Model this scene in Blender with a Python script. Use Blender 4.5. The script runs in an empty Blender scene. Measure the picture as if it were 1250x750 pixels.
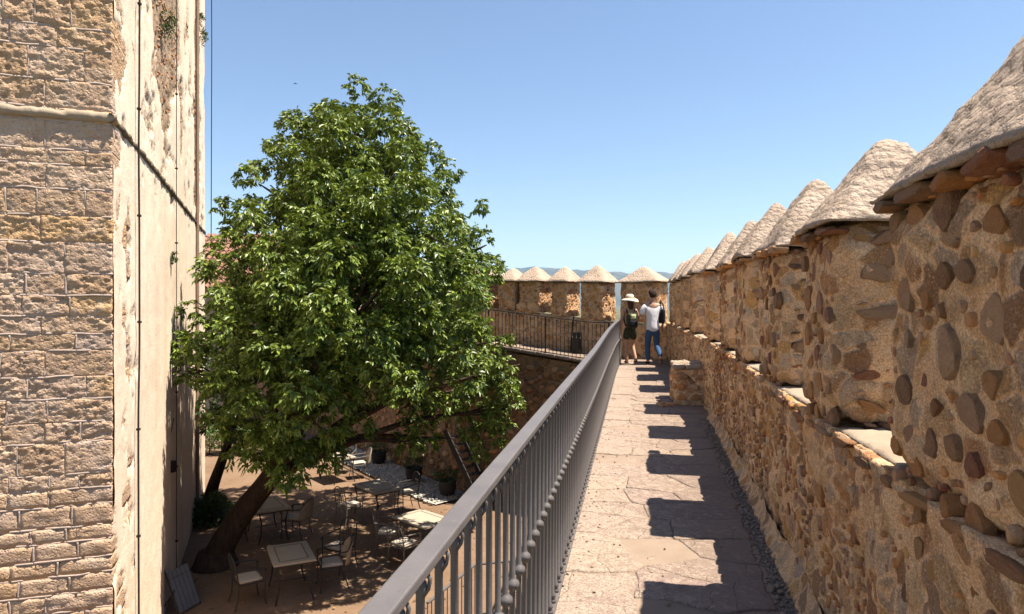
import bpy, bmesh, math, random
import numpy as np
from mathutils import Vector, Matrix

random.seed(11)
RNG = np.random.default_rng(11)
S = bpy.context.scene
COL = S.collection
R = math.radians

# ------------------------------------------------------------------ camera, sky, sun
# World axes: +Y is the viewing direction, +X to its right; z = 0 is the walkway under the camera.
TH = R(10.2)                       # the walkway runs 10.2 degrees right of the view
CT, ST = math.cos(TH), math.sin(TH)
SLOPE = .0085                      # the walkway climbs very slightly
GZ = -3.8                          # courtyard level
SUN_EL, SUN_AZ = R(67.5), R(95)    # high sun, straight from the right

cam = bpy.data.cameras.new('camera')
cam.lens = 24; cam.sensor_width = 36; cam.clip_end = 40000; cam.clip_start = .05
camo = bpy.data.objects.new('camera', cam); COL.objects.link(camo)
camo.location = (0, 0, 1.5); camo.rotation_euler = (R(90), 0, 0)
S.camera = camo

w = bpy.data.worlds.new('World'); S.world = w; w.use_nodes = True
nt = w.node_tree
sky = nt.nodes.new('ShaderNodeTexSky'); sky.sky_type = 'NISHITA'; sky.sun_disc = False
sky.sun_elevation = SUN_EL; sky.sun_rotation = SUN_AZ
sky.air_density = 1.15; sky.dust_density = 0.05; sky.ozone_density = .9; sky.altitude = 1400
bg = nt.nodes['Background']; bg.inputs[1].default_value = .066
nt.links.new(sky.outputs[0], bg.inputs[0])

sun = bpy.data.lights.new('sun', 'SUN'); sun.energy = 5.0; sun.angle = R(.5); sun.color = (1, .90, .76)
suno = bpy.data.objects.new('sun', sun); COL.objects.link(suno)
suno.rotation_euler = Vector((math.cos(SUN_EL) * math.sin(SUN_AZ), math.cos(SUN_EL) * math.cos(SUN_AZ), math.sin(SUN_EL))).to_track_quat('Z', 'Y').to_euler()
suno.location = (20, 0, 40)

S.view_settings.view_transform = 'Standard'; S.view_settings.look = 'None'
S.view_settings.exposure = 1.45; S.view_settings.gamma = 1; S.view_settings.use_curve_mapping = False

# ------------------------------------------------------------------ noise
def _h(ix, iy, iz, seed):
    h = (ix.astype(np.int64) * 374761393 + iy.astype(np.int64) * 668265263 + iz.astype(np.int64) * 2147483647 + seed * 1274126177) & 0xFFFFFFFF
    h = ((h ^ (h >> 13)) * 1274126177) & 0xFFFFFFFF
    h = ((h ^ (h >> 15)) * 2246822519) & 0xFFFFFFFF
    return ((h ^ (h >> 16)) & 0xFFFFFF) / float(0xFFFFFF)
def vnoise(p, seed=0):
    p = np.asarray(p, float); i = np.floor(p); f = p - i; f = f * f * (3 - 2 * f)
    i = i.astype(np.int64); o = 0
    for dx in (0, 1):
        for dy in (0, 1):
            for dz in (0, 1):
                o = o + _h(i[:, 0] + dx, i[:, 1] + dy, i[:, 2] + dz, seed) * (f[:, 0] if dx else 1 - f[:, 0]) * (f[:, 1] if dy else 1 - f[:, 1]) * (f[:, 2] if dz else 1 - f[:, 2])
    return o
def fbm(p, octv=4, seed=0, gain=.5):
    p = np.asarray(p, float); a, s, t = 1., 0., 0.
    for k in range(octv):
        s = s + a * vnoise(p * (2.03 ** k) + k * 17.3, seed + k); t += a; a *= gain
    return s / t

# ------------------------------------------------------------------ materials
GAIN = .60                          # overall albedo of the stone, earth and cloth
class NB:
    def __init__(s, name):
        s.gain = GAIN
        s.m = bpy.data.materials.new(name); s.m.use_nodes = True; s.t = s.m.node_tree; s.n = s.t.nodes
        s.b = s.n['Principled BSDF']; s.b.inputs['Specular IOR Level'].default_value = .25
        s.tc = s.n.new('ShaderNodeTexCoord'); s.vec = s.tc.outputs['Object']
    def L(s, a, b): s.t.links.new(a, b)
    def val(s, x, sock):
        if hasattr(x, 'links'): s.L(x, sock)
        else: sock.default_value = x
    def math(s, op, a, b=0., c=0., clamp=False):
        n = s.n.new('ShaderNodeMath'); n.operation = op; n.use_clamp = clamp
        s.val(a, n.inputs[0]); s.val(b, n.inputs[1]); s.val(c, n.inputs[2]); return n.outputs[0]
    def noise(s, scale, detail=4, rough=.55, dist=0, vec=None, color=False):
        n = s.n.new('ShaderNodeTexNoise'); n.inputs['Scale'].default_value = scale; n.inputs['Detail'].default_value = detail
        n.inputs['Roughness'].default_value = rough; n.inputs['Distortion'].default_value = dist
        s.L(vec or s.vec, n.inputs['Vector']); return n.outputs['Color' if color else 'Fac']
    def voro(s, scale, feature='F1', vec=None, out='Distance', rnd=1):
        n = s.n.new('ShaderNodeTexVoronoi'); n.feature = feature; n.inputs['Scale'].default_value = scale; n.inputs['Randomness'].default_value = rnd
        s.L(vec or s.vec, n.inputs['Vector']); return n.outputs[out]
    def ramp(s, fac, stops, interp='LINEAR'):
        n = s.n.new('ShaderNodeValToRGB'); n.color_ramp.interpolation = interp; e = n.color_ramp.elements
        while len(e) < len(stops): e.new(.5)
        for q, (p, c) in zip(e, stops):
            q.position = p; q.color = (*c, 1) if len(c) == 3 else c
        s.L(fac, n.inputs[0]); return n.outputs[0]
    def step(s, fac, a, b): return s.ramp(fac, [(a, (0, 0, 0)), (b, (1, 1, 1))])
    def mix(s, fac, a, b, mode='MIX'):
        n = s.n.new('ShaderNodeMix'); n.data_type = 'RGBA'; n.blend_type = mode; n.clamp_factor = True
        s.val(fac, n.inputs[0])
        for x, k in ((a, 6), (b, 7)):
            if hasattr(x, 'links'): s.L(x, n.inputs[k])
            else: n.inputs[k].default_value = (*x, 1)
        return n.outputs[2]
    def mapv(s, scale=(1, 1, 1), rot=(0, 0, 0), vec=None):
        n = s.n.new('ShaderNodeMapping'); n.inputs['Scale'].default_value = scale; n.inputs['Rotation'].default_value = rot
        s.L(vec or s.vec, n.inputs['Vector']); return n.outputs[0]
    def rnd(s): return s.n.new('ShaderNodeObjectInfo').outputs['Random']
    def island(s): return s.n.new('ShaderNodeNewGeometry').outputs['Random Per Island']
    def attr(s, name):
        n = s.n.new('ShaderNodeAttribute'); n.attribute_name = name; return n.outputs['Fac']
    def shift(s, fac, k=57.):
        n = s.n.new('ShaderNodeVectorMath'); n.operation = 'ADD'; s.L(s.vec, n.inputs[0])
        c = s.n.new('ShaderNodeCombineXYZ'); v = s.math('MULTIPLY', fac, k)
        s.L(v, c.inputs[0]); s.L(v, c.inputs[1]); s.L(v, c.inputs[2]); s.L(c.outputs[0], n.inputs[1]); s.vec = n.outputs[0]
    def bump(s, h, strength=.5, dist=.02, prev=None):
        n = s.n.new('ShaderNodeBump'); n.inputs['Strength'].default_value = strength; n.inputs['Distance'].default_value = dist
        s.L(h, n.inputs['Height'])
        if prev: s.L(prev, n.inputs['Normal'])
        return n.outputs[0]
    def done(s, color=None, rough=.9, normal=None, spec=None, metal=None):
        if color is not None and s.gain != 1:
            if not hasattr(color, 'links'): color = tuple(c * s.gain for c in color)
            else: color = s.mix(1., color, (s.gain,) * 3, 'MULTIPLY')
        if color is not None: s.val(color if hasattr(color, 'links') else (*color, 1), s.b.inputs['Base Color'])
        s.val(rough, s.b.inputs['Roughness'])
        if normal: s.L(normal, s.b.inputs['Normal'])
        if spec is not None: s.b.inputs['Specular IOR Level'].default_value = spec
        if metal is not None: s.b.inputs['Metallic'].default_value = metal
        return s.m

def mat_mortar(name, base=(.56, .345, .19), dark=(.29, .15, .07), pale=(.66, .455, .28), rub=.86, coarse=8., bumpd=.032, gain=1.4):
    """sandy lime mortar with half-buried small rubble"""
    n = NB(name)
    a = n.noise(2.2, 5, .6); g = n.noise(60, 3, .7); f = n.noise(14, 5, .65, .3)
    col = n.mix(n.step(a, .35, .7), base, pale); col = n.mix(n.math('MULTIPLY', n.step(f, .52, .72), .7), col, dark)
    wv = n.mix(.12, n.vec, n.noise(5, 3, .5, color=True))
    vv = n.mapv((1, 1, 1.25), vec=wv)
    cellc = n.voro(coarse, 'F1', vv, 'Color'); edge = n.voro(coarse, 'DISTANCE_TO_EDGE', vv)
    sel = n.n.new('ShaderNodeSeparateColor'); n.L(cellc, sel.inputs[0])
    stone = n.ramp(sel.outputs[0], [(0, (.34, .28, .22)), (.18, (.27, .13, .05)), (.36, (.46, .25, .075)), (.52, (.40, .32, .24)), (.68, (.15, .07, .035)), (.82, (.46, .32, .18)), (1, (.35, .15, .06))])
    stone = n.mix(n.step(g, .35, .75), stone, (.36, .28, .21), 'MULTIPLY') if False else stone
    m = n.math('MULTIPLY', n.step(n.math('ADD', edge, n.math('MULTIPLY', n.math('SUBTRACT', n.noise(22, 4, .7), .5), .16)), .03, .12), n.step(sel.outputs[1], 1 - rub - .02, 1 - rub))
    m = n.math('MULTIPLY', m, n.step(n.noise(3.1, 3), .30, .42))
    col = n.mix(n.math('MULTIPLY', m, .82), col, n.mix(n.math('MULTIPLY', n.step(n.noise(26, 4, .7), .48, .68), .7), stone, (.16, .11, .08)))
    grain = n.step(n.noise(140, 2, .7), .38, .66)
    col = n.mix(.7, col, n.mix(grain, (.52, .47, .43), (1.2, 1.17, 1.12)), 'MULTIPLY'); col = n.mix(n.math('MULTIPLY', n.step(n.noise(48, 5, .8), .58, .68), .55), col, (.15, .085, .045)); col = n.mix(n.math('MULTIPLY', n.step(n.noise(70, 4, .8), .60, .68), .5), col, (.72, .58, .42))
    h = n.math('ADD', n.math('MULTIPLY', n.noise(48, 5, .8), .55), n.math('ADD', n.math('MULTIPLY', f, 1.3), n.math('MULTIPLY', m, .45)))
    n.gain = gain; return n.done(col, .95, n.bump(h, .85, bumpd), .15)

STONE_STOPS = [(0, (.34, .25, .17)), (.08, (.23, .10, .04)), (.24, (.42, .19, .055)), (.36, (.30, .145, .06)), (.48, (.10, .05, .03)),
               (.58, (.44, .25, .09)), (.68, (.20, .062, .038)), (.80, (.33, .22, .14)), (.90, (.15, .07, .038)), (1, (.38, .25, .16))]
def mat_stone(name, per_island=False, lift=1.):
    n = NB(name); r = n.island() if per_island else n.rnd(); n.shift(r)
    base = n.ramp(r, [(p, tuple(c * lift for c in k)) for p, k in STONE_STOPS], 'CONSTANT' if False else 'LINEAR')
    q = 1. if per_island else .16; a = n.noise(7 * q, 5, .65, .6); b = n.noise(24 * q, 4, .7)
    col = n.mix(n.step(a, .40, .68), base, n.mix(.35, base, (.42, .28, .15)))
    col = n.mix(n.math('MULTIPLY', n.step(b, .55, .75), .65), col, (.10, .06, .045))
    col = n.mix(n.math('MULTIPLY', n.step(n.noise(11 * q, 4, .6), .62, .74), .45), col, (.45, .33, .22))
    col = n.mix(n.math('MULTIPLY', n.step(n.noise(65 * q, 4, .8), .52, .66), .55), col, n.mix(.55, col, (.62, .44, .26))); h = n.math('ADD', a, n.math('ADD', n.math('MULTIPLY', b, .7), n.math('MULTIPLY', n.noise(65 * q, 4, .8), .5)))
    n.gain = 1.15; col = n.mix(1., col, (1.06, .96, .86), 'MULTIPLY'); return n.done(col, .75, n.bump(h, 1., .014 if per_island else .02), .3)

def mat_cap():
    n = NB('cap_mortar'); n.gain = .78
    a = n.noise(3, 5, .6); g = n.noise(38, 4, .7); p = n.voro(26); e = n.noise(11, 4, .6, .5)
    col = n.mix(n.step(a, .35, .7), (.50, .385, .30), (.62, .49, .39))
    col = n.mix(n.math('MULTIPLY', n.step(e, .55, .7), .55), col, (.33, .24, .16))
    col = n.mix(n.math('MULTIPLY', n.step(g, .6, .74), .75), col, (.22, .16, .11))
    h = n.math('ADD', n.math('MULTIPLY', g, 1.), n.math('SUBTRACT', n.math('MULTIPLY', e, .8), n.math('MULTIPLY', p, .9)))
    col = n.mix(n.math('MULTIPLY', n.step(n.noise(75, 3, .75), .58, .70), .7), col, (.17, .12, .08)); return n.done(col, .95, n.bump(n.math('ADD', h, n.math('MULTIPLY', n.noise(90, 3, .7), .5)), 1., .024), .1)

def mat_ashlar():
    n = NB('ashlar_sandstone'); r = n.rnd(); n.shift(r)
    base = n.ramp(r, [(0, (.37, .25, .175)), (.22, (.45, .32, .235)), (.42, (.38, .27, .205)), (.58, (.44, .28, .15)), (.72, (.41, .295, .23)), (.86, (.36, .235, .15)), (1, (.48, .35, .26))])
    a = n.noise(6, 5, .65, .4); b = n.noise(30, 4, .7); c = n.noise(3, 3)
    col = n.mix(n.step(a, .38, .7), base, n.mix(.5, base, (.47, .31, .16)))
    col = n.mix(n.math('MULTIPLY', n.step(b, .56, .74), .45), col, (.19, .13, .10))
    col = n.mix(n.math('MULTIPLY', n.step(c, .5, .75), .5), col, (.52, .43, .38))
    pit = n.step(n.voro(30), .1, .45)
    h = n.math('ADD', n.math('MULTIPLY', b, .8), n.math('ADD', a, n.math('MULTIPLY', pit, .4)))
    n.gain = 1.08; return n.done(col, .93, n.bump(h, 1., .02), .12)

def mat_lime(name='lime_mortar', c0=(.50, .40, .35), c1=(.60, .50, .43)):
    n = NB(name); a = n.noise(5, 4); g = n.noise(50, 3, .7)
    return n.done(n.mix(a, c0, c1), .95, n.bump(n.math('ADD', a, g), .5, .008), .1)

def mat_plaster():
    n = NB('tower_plaster'); k = n.attr('worn')
    a = n.noise(1.1, 5, .6); v = n.noise(1.6, 4, .6, vec=n.mapv((1.2, 1.2, .16))); g = n.noise(45, 3, .7)
    col = n.mix(n.step(a, .3, .7), (.84, .66, .50), (.92, .78, .62)); col = n.mix(n.math('MULTIPLY', n.step(v, .48, .72), .55), col, (.72, .54, .40))
    cc = n.voro(15, 'F1', n.mapv((1, 1, 1.6)), 'Color'); sp = n.n.new('ShaderNodeSeparateColor'); n.L(cc, sp.inputs[0])
    rub = n.ramp(sp.outputs[0], [(0, (.30, .19, .12)), (.3, (.46, .33, .22)), (.6, (.38, .25, .16)), (.8, (.55, .44, .33)), (1, (.24, .15, .10))])
    rub = n.mix(n.math('MULTIPLY', n.step(n.noise(30, 4, .75), .5, .64), .8), rub, (.16, .09, .06))
    col = n.mix(n.step(n.math('ADD', k, n.math('MULTIPLY', n.math('SUBTRACT', n.noise(16, 4, .7), .5), .9)), .42, .58), col, rub)
    n.gain = .8; return n.done(col, .93, n.bump(n.math('ADD', n.math('MULTIPLY', g, .5), n.noise(18, 4, .7)), .6, .014), .12)

def mat_flag():
    n = NB('flagstone'); r = n.rnd()
    base = n.ramp(r, [(0, (.30, .215, .175)), (.3, (.36, .26, .20)), (.6, (.32, .225, .195)), (.8, (.39, .29, .215)), (1, (.28, .20, .17))])
    a = n.noise(3.3, 5, .65, .4); b = n.noise(17, 5, .7); g = n.noise(70, 3, .75)
    col = n.mix(n.step(a, .35, .7), base, n.mix(.5, base, (.44, .335, .25)))
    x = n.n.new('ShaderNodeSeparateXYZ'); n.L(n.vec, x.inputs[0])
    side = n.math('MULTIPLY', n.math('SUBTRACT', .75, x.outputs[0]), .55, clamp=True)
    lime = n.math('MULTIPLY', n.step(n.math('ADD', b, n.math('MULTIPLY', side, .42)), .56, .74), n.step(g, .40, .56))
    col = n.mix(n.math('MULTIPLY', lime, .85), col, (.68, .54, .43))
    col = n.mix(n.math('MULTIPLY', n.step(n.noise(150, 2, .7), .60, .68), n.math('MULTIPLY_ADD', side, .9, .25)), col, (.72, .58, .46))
    crack = n.step(n.voro(3.4, 'DISTANCE_TO_EDGE', n.mix(.1, n.vec, n.noise(4, 4, .6, color=True))), .0, .012)
    col = n.mix(n.math('MULTIPLY', n.step(n.noise(44, 5, .8), .57, .66), .7), col, (.17, .11, .08))
    col = n.mix(n.math('MULTIPLY', n.math('SUBTRACT', 1, crack), n.math('MULTIPLY', n.step(n.noise(2.2, 2), .45, .6), .15)), col, (.17, .115, .09))
    h = n.math('ADD', n.math('ADD', b, n.math('MULTIPLY', g, .5)), n.math('MULTIPLY', crack, .4))
    n.gain = .54; return n.done(col, n.math('MULTIPLY_ADD', a, .2, .68), n.bump(h, .8, .018), .25)

def mat_ground():
    n = NB('courtyard_gravel'); n.gain = .40; a = n.noise(.9, 5, .6); b = n.noise(9, 5, .7); g = n.noise(90, 3, .8)
    col = n.mix(n.step(a, .3, .7), (.38, .235, .145), (.52, .35, .235)); col = n.mix(n.math('MULTIPLY', n.step(b, .5, .72), .5), col, (.26, .15, .085))
    col = n.mix(n.math('MULTIPLY', n.step(g, .56, .72), .5), col, (.58, .43, .30))
    return n.done(col, .95, n.bump(n.math('ADD', b, g), .5, .02), .1)

def mat_gravel(name, c0, c1, scale=60):
    n = NB(name); v = n.voro(scale, 'F1', None, 'Color'); d = n.voro(scale); s = n.n.new('ShaderNodeSeparateColor'); n.L(v, s.inputs[0])
    return n.done(n.mix(s.outputs[0], c0, c1), .95, n.bump(n.math('SUBTRACT', n.noise(scale * .6, 3, .8), d), 1., .02), .15)

def mat_paint(name, c, rough=.45, spec=.4, var=.12, metal=0):
    n = NB(name); a = n.noise(9, 5, .65); g = n.noise(120, 2, .6)
    col = n.mix(n.step(a, .35, .7), tuple(x * (1 - var) for x in c), tuple(min(1, x * (1 + var)) for x in c))
    return n.done(col, n.math('MULTIPLY_ADD', a, .25, rough - .1), n.bump(g, .12, .003), spec, metal)

def mat_rail():
    n = NB('grey_rail_paint'); n.gain = .47; a = n.noise(5, 5, .7); g = n.noise(60, 4, .7); c = n.noise(16, 5, .75, .4)
    col = n.mix(n.step(a, .3, .7), (.19, .172, .172), (.25, .228, .226))
    col = n.mix(n.math('MULTIPLY', n.step(c, .64, .70), .8), col, (.15, .10, .075)); col = n.mix(n.math('MULTIPLY', n.step(g, .62, .75), .35), col, (.42, .38, .35))
    return n.done(col, n.math('MULTIPLY_ADD', a, .3, .38), n.bump(n.math('ADD', g, c), .25, .004), .45)

def mat_cloth(name, c, var=.15, scale=120):
    n = NB(name); n.gain = 1; a = n.noise(6, 4, .6); b = n.noise(scale, 2)
    return n.done(n.mix(a, tuple(x * (1 - var) for x in c), tuple(min(1, x * (1 + var)) for x in c)), .9, n.bump(n.math('ADD', n.math('MULTIPLY', a, 2.), b), .5, .012), .15)

def mat_skin(name, c):
    n = NB(name); n.gain = .85; a = n.noise(18, 4); n.b.inputs['Subsurface Weight'].default_value = .08
    return n.done(n.mix(a, tuple(x * .9 for x in c), tuple(min(1, x * 1.1) for x in c)), .55, None, .35)

def mat_leaf(name, c0, c1, c2):
    n = NB(name); r = n.island()
    col = n.ramp(r, [(0, c0), (.45, c1), (.85, c2), (1, tuple(x * 1.5 for x in c2))])
    t = n.n.new('ShaderNodeBsdfTranslucent'); n.L(n.mix(.6, col, (.26, .32, .02)), t.inputs[0])
    m = n.n.new('ShaderNodeMixShader'); m.inputs[0].default_value = .13
    n.gain = 1; n.done(col, .42, None, .35)
    n.L(n.b.outputs[0], m.inputs[1]); n.L(t.outputs[0], m.inputs[2]); n.L(m.outputs[0], n.n['Material Output'].inputs[0])
    return n.m

def mat_bark(name='bark', c0=(.10, .07, .05), c1=(.20, .15, .11)):
    n = NB(name); a = n.noise(5, 5, .7, .5, n.mapv((3, 3, .7))); b = n.noise(26, 4, .7)
    return n.done(n.mix(n.step(a, .35, .65), c0, c1), .95, n.bump(n.math('ADD', a, n.math('MULTIPLY', b, .4)), 1., .03), .1)

M = dict(
    mortar=mat_mortar('wall_mortar'), farwall=mat_mortar('far_wall_rubble', rub=.7, coarse=6.5, bumpd=.03, gain=1.2),
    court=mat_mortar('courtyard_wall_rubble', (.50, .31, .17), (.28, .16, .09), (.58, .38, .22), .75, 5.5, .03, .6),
    stone=mat_stone('rubble_stone'), bits=mat_stone('rubble_bits', True), capm=mat_cap(), ashlar=mat_ashlar(), lime=mat_lime('lime_mortar', (.62, .48, .40), (.74, .60, .52)), plaster=mat_plaster(),
    flag=mat_flag(), joint=mat_lime('path_joint', (.30, .22, .165), (.46, .36, .28)), ground=mat_ground(),
    gutter=mat_gravel('gutter_gravel', (.20, .165, .14), (.38, .31, .26), 70), pebble=mat_lime('white_pebble', (.55, .51, .46), (.74, .70, .64)),
    sill=mat_lime('sill_stone', (.38, .29, .21), (.58, .47, .36)),
    course=mat_lime('string_course', (.44, .34, .24), (.66, .54, .41)), weathered=mat_lime('weathered_ledge', (.13, .10, .06), (.34, .26, .18)),
    rail=mat_rail(), darkiron=mat_paint('dark_iron', (.045, .04, .038), .55, .35), whiteiron=mat_paint('grey_iron', (.20, .18, .16), .6, .3),
    tabletop=mat_lime('table_stone', (.46, .39, .30), (.60, .53, .43)), inlay=mat_lime('table_inlay', (.24, .19, .15), (.34, .27, .21)),
    cushion=mat_cloth('cushion_canvas', (.40, .35, .29)), wicker=mat_cloth('woven_back', (.30, .24, .18), .3, 60), slat=mat_paint('grey_slat', (.22, .23, .25), .6, .3),
    pot=mat_paint('dark_pot', (.05, .045, .045), .6, .3), bark=mat_bark('bark', (.055, .035, .025), (.13, .09, .065)), bark2=mat_bark('dark_bark', (.05, .035, .03), (.11, .08, .06)),
    leaf=mat_leaf('walnut_leaf', (.034, .066, .010), (.086, .135, .014), (.17, .22, .034)), leaf2=mat_leaf('dark_leaf', (.015, .035, .012), (.03, .06, .018), (.05, .09, .02)),
    hedge=mat_leaf('hedge_leaf', (.05, .10, .03), (.09, .16, .05), (.14, .22, .07)),
    tile=mat_paint('roof_tile', (.42, .23, .16), .85, .15, .35), render=mat_lime('house_render', (.52, .42, .32), (.64, .54, .43)),
    skin=mat_skin('skin', (.50, .29, .20)), hair=mat_cloth('dark_hair', (.035, .022, .017)), hairw=mat_cloth('brown_hair', (.07, .04, .025)),
    white=mat_cloth('white_cotton', (.70, .70, .73), .05), jeans=mat_cloth('blue_denim', (.045, .10, .20), .25), black=mat_cloth('black_canvas', (.02, .02, .025)),
    olive=mat_cloth('dark_green_cloth', (.045, .048, .03)), tan=mat_cloth('tan_cloth', (.40, .25, .13)), straw=mat_cloth('pale_straw', (.60, .52, .42)), brown=mat_cloth('brown_leather', (.12, .075, .05)),
    cable=mat_paint('black_cable', (.04, .035, .032), .7, .2), terrain=mat_gravel('far_fields', (.10, .12, .05), (.24, .20, .10), .02), hills=mat_gravel('far_hill_woods', (.05, .08, .035), (.16, .15, .08), .004),
    )

# ------------------------------------------------------------------ mesh helpers
def link(name, me, mat=None, parent=None, kind=None, loc=None, rz=0):
    o = bpy.data.objects.new(name, me); COL.objects.link(o)
    if mat is not None and me is not None and not me.materials: me.materials.append(mat)
    if parent is not None: o.parent = parent
    if kind: o['kind'] = kind
    if loc is not None: o.location = loc
    if rz: o.rotation_euler = (0, 0, rz)
    return o
def mesh(name, v, f, smooth=True):
    me = bpy.data.meshes.new(name)
    v = np.asarray(v, float)
    me.from_pydata(v.tolist(), [], f.tolist() if isinstance(f, np.ndarray) else f)
    if smooth: me.polygons.foreach_set('use_smooth', np.ones(len(me.polygons), bool))
    me.update(); return me
def tag(o, label, cat, group=None, kind=None):
    o['label'] = label; o['category'] = cat
    if group: o['group'] = group
    if kind: o['kind'] = kind
    return o
def thing(name, label, cat, loc=(0, 0, 0), rz=0, group=None):
    o = bpy.data.objects.new(name, None); COL.objects.link(o); o.location = loc; o.rotation_euler = (0, 0, rz); o.empty_display_size = .2
    return tag(o, label, cat, group)
def copy_tree(o, parent=None):
    c = o.copy(); COL.objects.link(c)
    if parent: c.parent = parent
    for ch in list(o.children): copy_tree(ch, c)
    return c

class MB:
    def __init__(s): s.v = []; s.f = []; s.n = 0
    def add(s, v, f):
        v = np.asarray(v, float).reshape(-1, 3); s.v.append(v)
        n = s.n; s.f.extend([[i + n for i in q] for q in (f.tolist() if isinstance(f, np.ndarray) else f)]); s.n += len(v); return s
    def box(s, lo, hi):
        x0, y0, z0 = lo; x1, y1, z1 = hi
        return s.add([(x0, y0, z0), (x1, y0, z0), (x1, y1, z0), (x0, y1, z0), (x0, y0, z1), (x1, y0, z1), (x1, y1, z1), (x0, y1, z1)],
                     [(0, 3, 2, 1), (4, 5, 6, 7), (0, 1, 5, 4), (1, 2, 6, 5), (2, 3, 7, 6), (3, 0, 4, 7)])
    def tube(s, pts, r, k=6, flat=None):
        """round bar through points; r a number or list; flat=(w,h) gives a flat bar instead"""
        P = [Vector(p) for p in pts]; rs = r if isinstance(r, (list, tuple)) else [r] * len(P); V = []; up = Vector((0, 0, 1)); prev = None
        for i, p in enumerate(P):
            t = (P[min(i + 1, len(P) - 1)] - P[max(i - 1, 0)]).normalized()
            if prev is None:
                a = t.cross(up) if abs(t.z) < .95 else t.cross(Vector((0, 1, 0)))
            else: a = prev - t * prev.dot(t)
            a.normalize(); b = a.cross(t); prev = a
            if flat:
                for q in ((1, 1), (-1, 1), (-1, -1), (1, -1)): V.append(p + a * (q[0] * flat[0] / 2) + b * (q[1] * flat[1] / 2))
            else:
                for j in range(k):
                    an = 2 * math.pi * j / k; V.append(p + (a * math.cos(an) + b * math.sin(an)) * rs[i])
        if flat: k = 4
        F = [(i * k + j, i * k + (j + 1) % k, (i + 1) * k + (j + 1) % k, (i + 1) * k + j) for i in range(len(P) - 1) for j in range(k)]
        F += [tuple(range(k))[::-1], tuple((len(P) - 1) * k + j for j in range(k))]
        return s.add([tuple(x) for x in V], F)
    def lathe(s, prof, c=(0, 0, 0), k=10):
        V = [(c[0] + r * math.cos(2 * math.pi * j / k), c[1] + r * math.sin(2 * math.pi * j / k), c[2] + z) for r, z in prof for j in range(k)]
        F = [(i * k + j, i * k + (j + 1) % k, (i + 1) * k + (j + 1) % k, (i + 1) * k + j) for i in range(len(prof) - 1) for j in range(k)]
        F += [tuple(range(k))[::-1], tuple((len(prof) - 1) * k + j for j in range(k))]
        return s.add(V, F)
    def mesh(s, name, smooth=False): return mesh(name, np.concatenate(s.v), s.f, smooth)
    def build(s, name, mat, parent=None, smooth=False, kind=None, loc=None, rz=0): return link(name, s.mesh(name, smooth), mat, parent, kind, loc, rz)

def grid_faces(nu, nv, off=0):
    i = np.arange(nu - 1)[:, None] * nv + np.arange(nv - 1)[None, :]
    return np.stack([i, i + nv, i + nv + 1, i + 1], -1).reshape(-1, 4) + off
def lin(a, b, res): return np.linspace(a, b, max(2, int(round(abs(b - a) / res)) + 1))

def rbox_data(lo, hi, res=.04, rnd=.03, amp=.008, ns=8., seed=0, faces='xXyYzZ', sharp=1.):
    """box with rounded edges and a rough surface"""
    lo = np.array(lo, float); hi = np.array(hi, float); V = []; F = []; n = 0
    for fc in faces:
        ax = 'xyz'.index(fc.lower()); b, c = [(1, 2), (2, 0), (0, 1)][ax]
        gb = lin(lo[b], hi[b], res); gc = lin(lo[c], hi[c], res); B, C = np.meshgrid(gb, gc, indexing='ij')
        p = np.zeros((B.size, 3)); p[:, b] = B.ravel(); p[:, c] = C.ravel(); p[:, ax] = hi[ax] if fc.isupper() else lo[ax]
        f = grid_faces(len(gb), len(gc), n)
        if fc.islower(): f = f[:, ::-1]
        V.append(p); F.append(f); n += len(p)
    V = np.concatenate(V); F = np.concatenate(F)
    q, inv = np.unique(np.round(V, 5), axis=0, return_inverse=True); inv = inv.reshape(-1); F = inv[F]
    r = min(rnd, .49 * float((hi - lo).min())); core = np.clip(q, lo + r, hi - r); d = q - core; L = np.linalg.norm(d, axis=1, keepdims=True); nrm = d / np.maximum(L, 1e-9)
    p = core + nrm * r
    if amp: p = p + nrm * ((fbm(p * ns + seed * 7.7, 4, seed, .6) - .5) * 2 * amp)[:, None]
    return p, F

ICO_V, ICO_F = None, None
def _ico():
    global ICO_V, ICO_F
    bm = bmesh.new(); bmesh.ops.create_icosphere(bm, subdivisions=2, radius=1.15)
    ICO_V = np.array([v.co[:] for v in bm.verts]); ICO_F = np.array([[v.index for v in f.verts] for f in bm.faces]); bm.free()
_ico()
def stone_verts(seed, flat=.45, lump=.45):
    v = ICO_V.copy(); v[:, :2] = np.sign(v[:, :2]) * np.abs(v[:, :2]) ** .8
    v *= (1 + lump * (fbm(ICO_V * 1.5 + seed * 3.1, 3, seed) - .5) * 2)[:, None]
    rg = np.random.default_rng(seed + 100)
    if flat < .7:                                               # split faces: cut by a few planes
        for k in range(7):
            a = 2 * math.pi * (k + rg.uniform(-.3, .3)) / 7; n = np.array((math.cos(a), math.sin(a), rg.uniform(-.1, .25))); n /= np.linalg.norm(n)
            v -= n * np.maximum(0, v @ n - rg.uniform(.58, .88))[:, None] * .92
    v[:, 2] = np.sign(v[:, 2]) * np.abs(v[:, 2]) ** flat * (1 + .35 * (fbm(ICO_V * 2.2 + seed, 2, seed + 5) - .5))
    if flat < .7:
        for k in range(2):
            n = np.array((rg.uniform(-.3, .3), rg.uniform(-.3, .3), 1)); n /= np.linalg.norm(n); v -= n * np.maximum(0, v @ n - rg.uniform(.6, .8))[:, None] * .9
    return v
STONES = []
for k in range(12):
    me = mesh('rubble_stone', stone_verts(k), ICO_F, k % 3 == 0); me.materials.append(M['stone']); STONES.append(me)
STONE_V = [stone_verts(k) for k in range(12)]
SLABV = [stone_verts(k + 40, .35, .3) for k in range(4)]
SLABS = []
for k in range(4):
    me = mesh('eave_stone', SLABV[k], ICO_F); me.materials.append(M['stone']); SLABS.append(me)
PEB = [stone_verts(k + 20, .8, .3) for k in range(6)]

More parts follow.
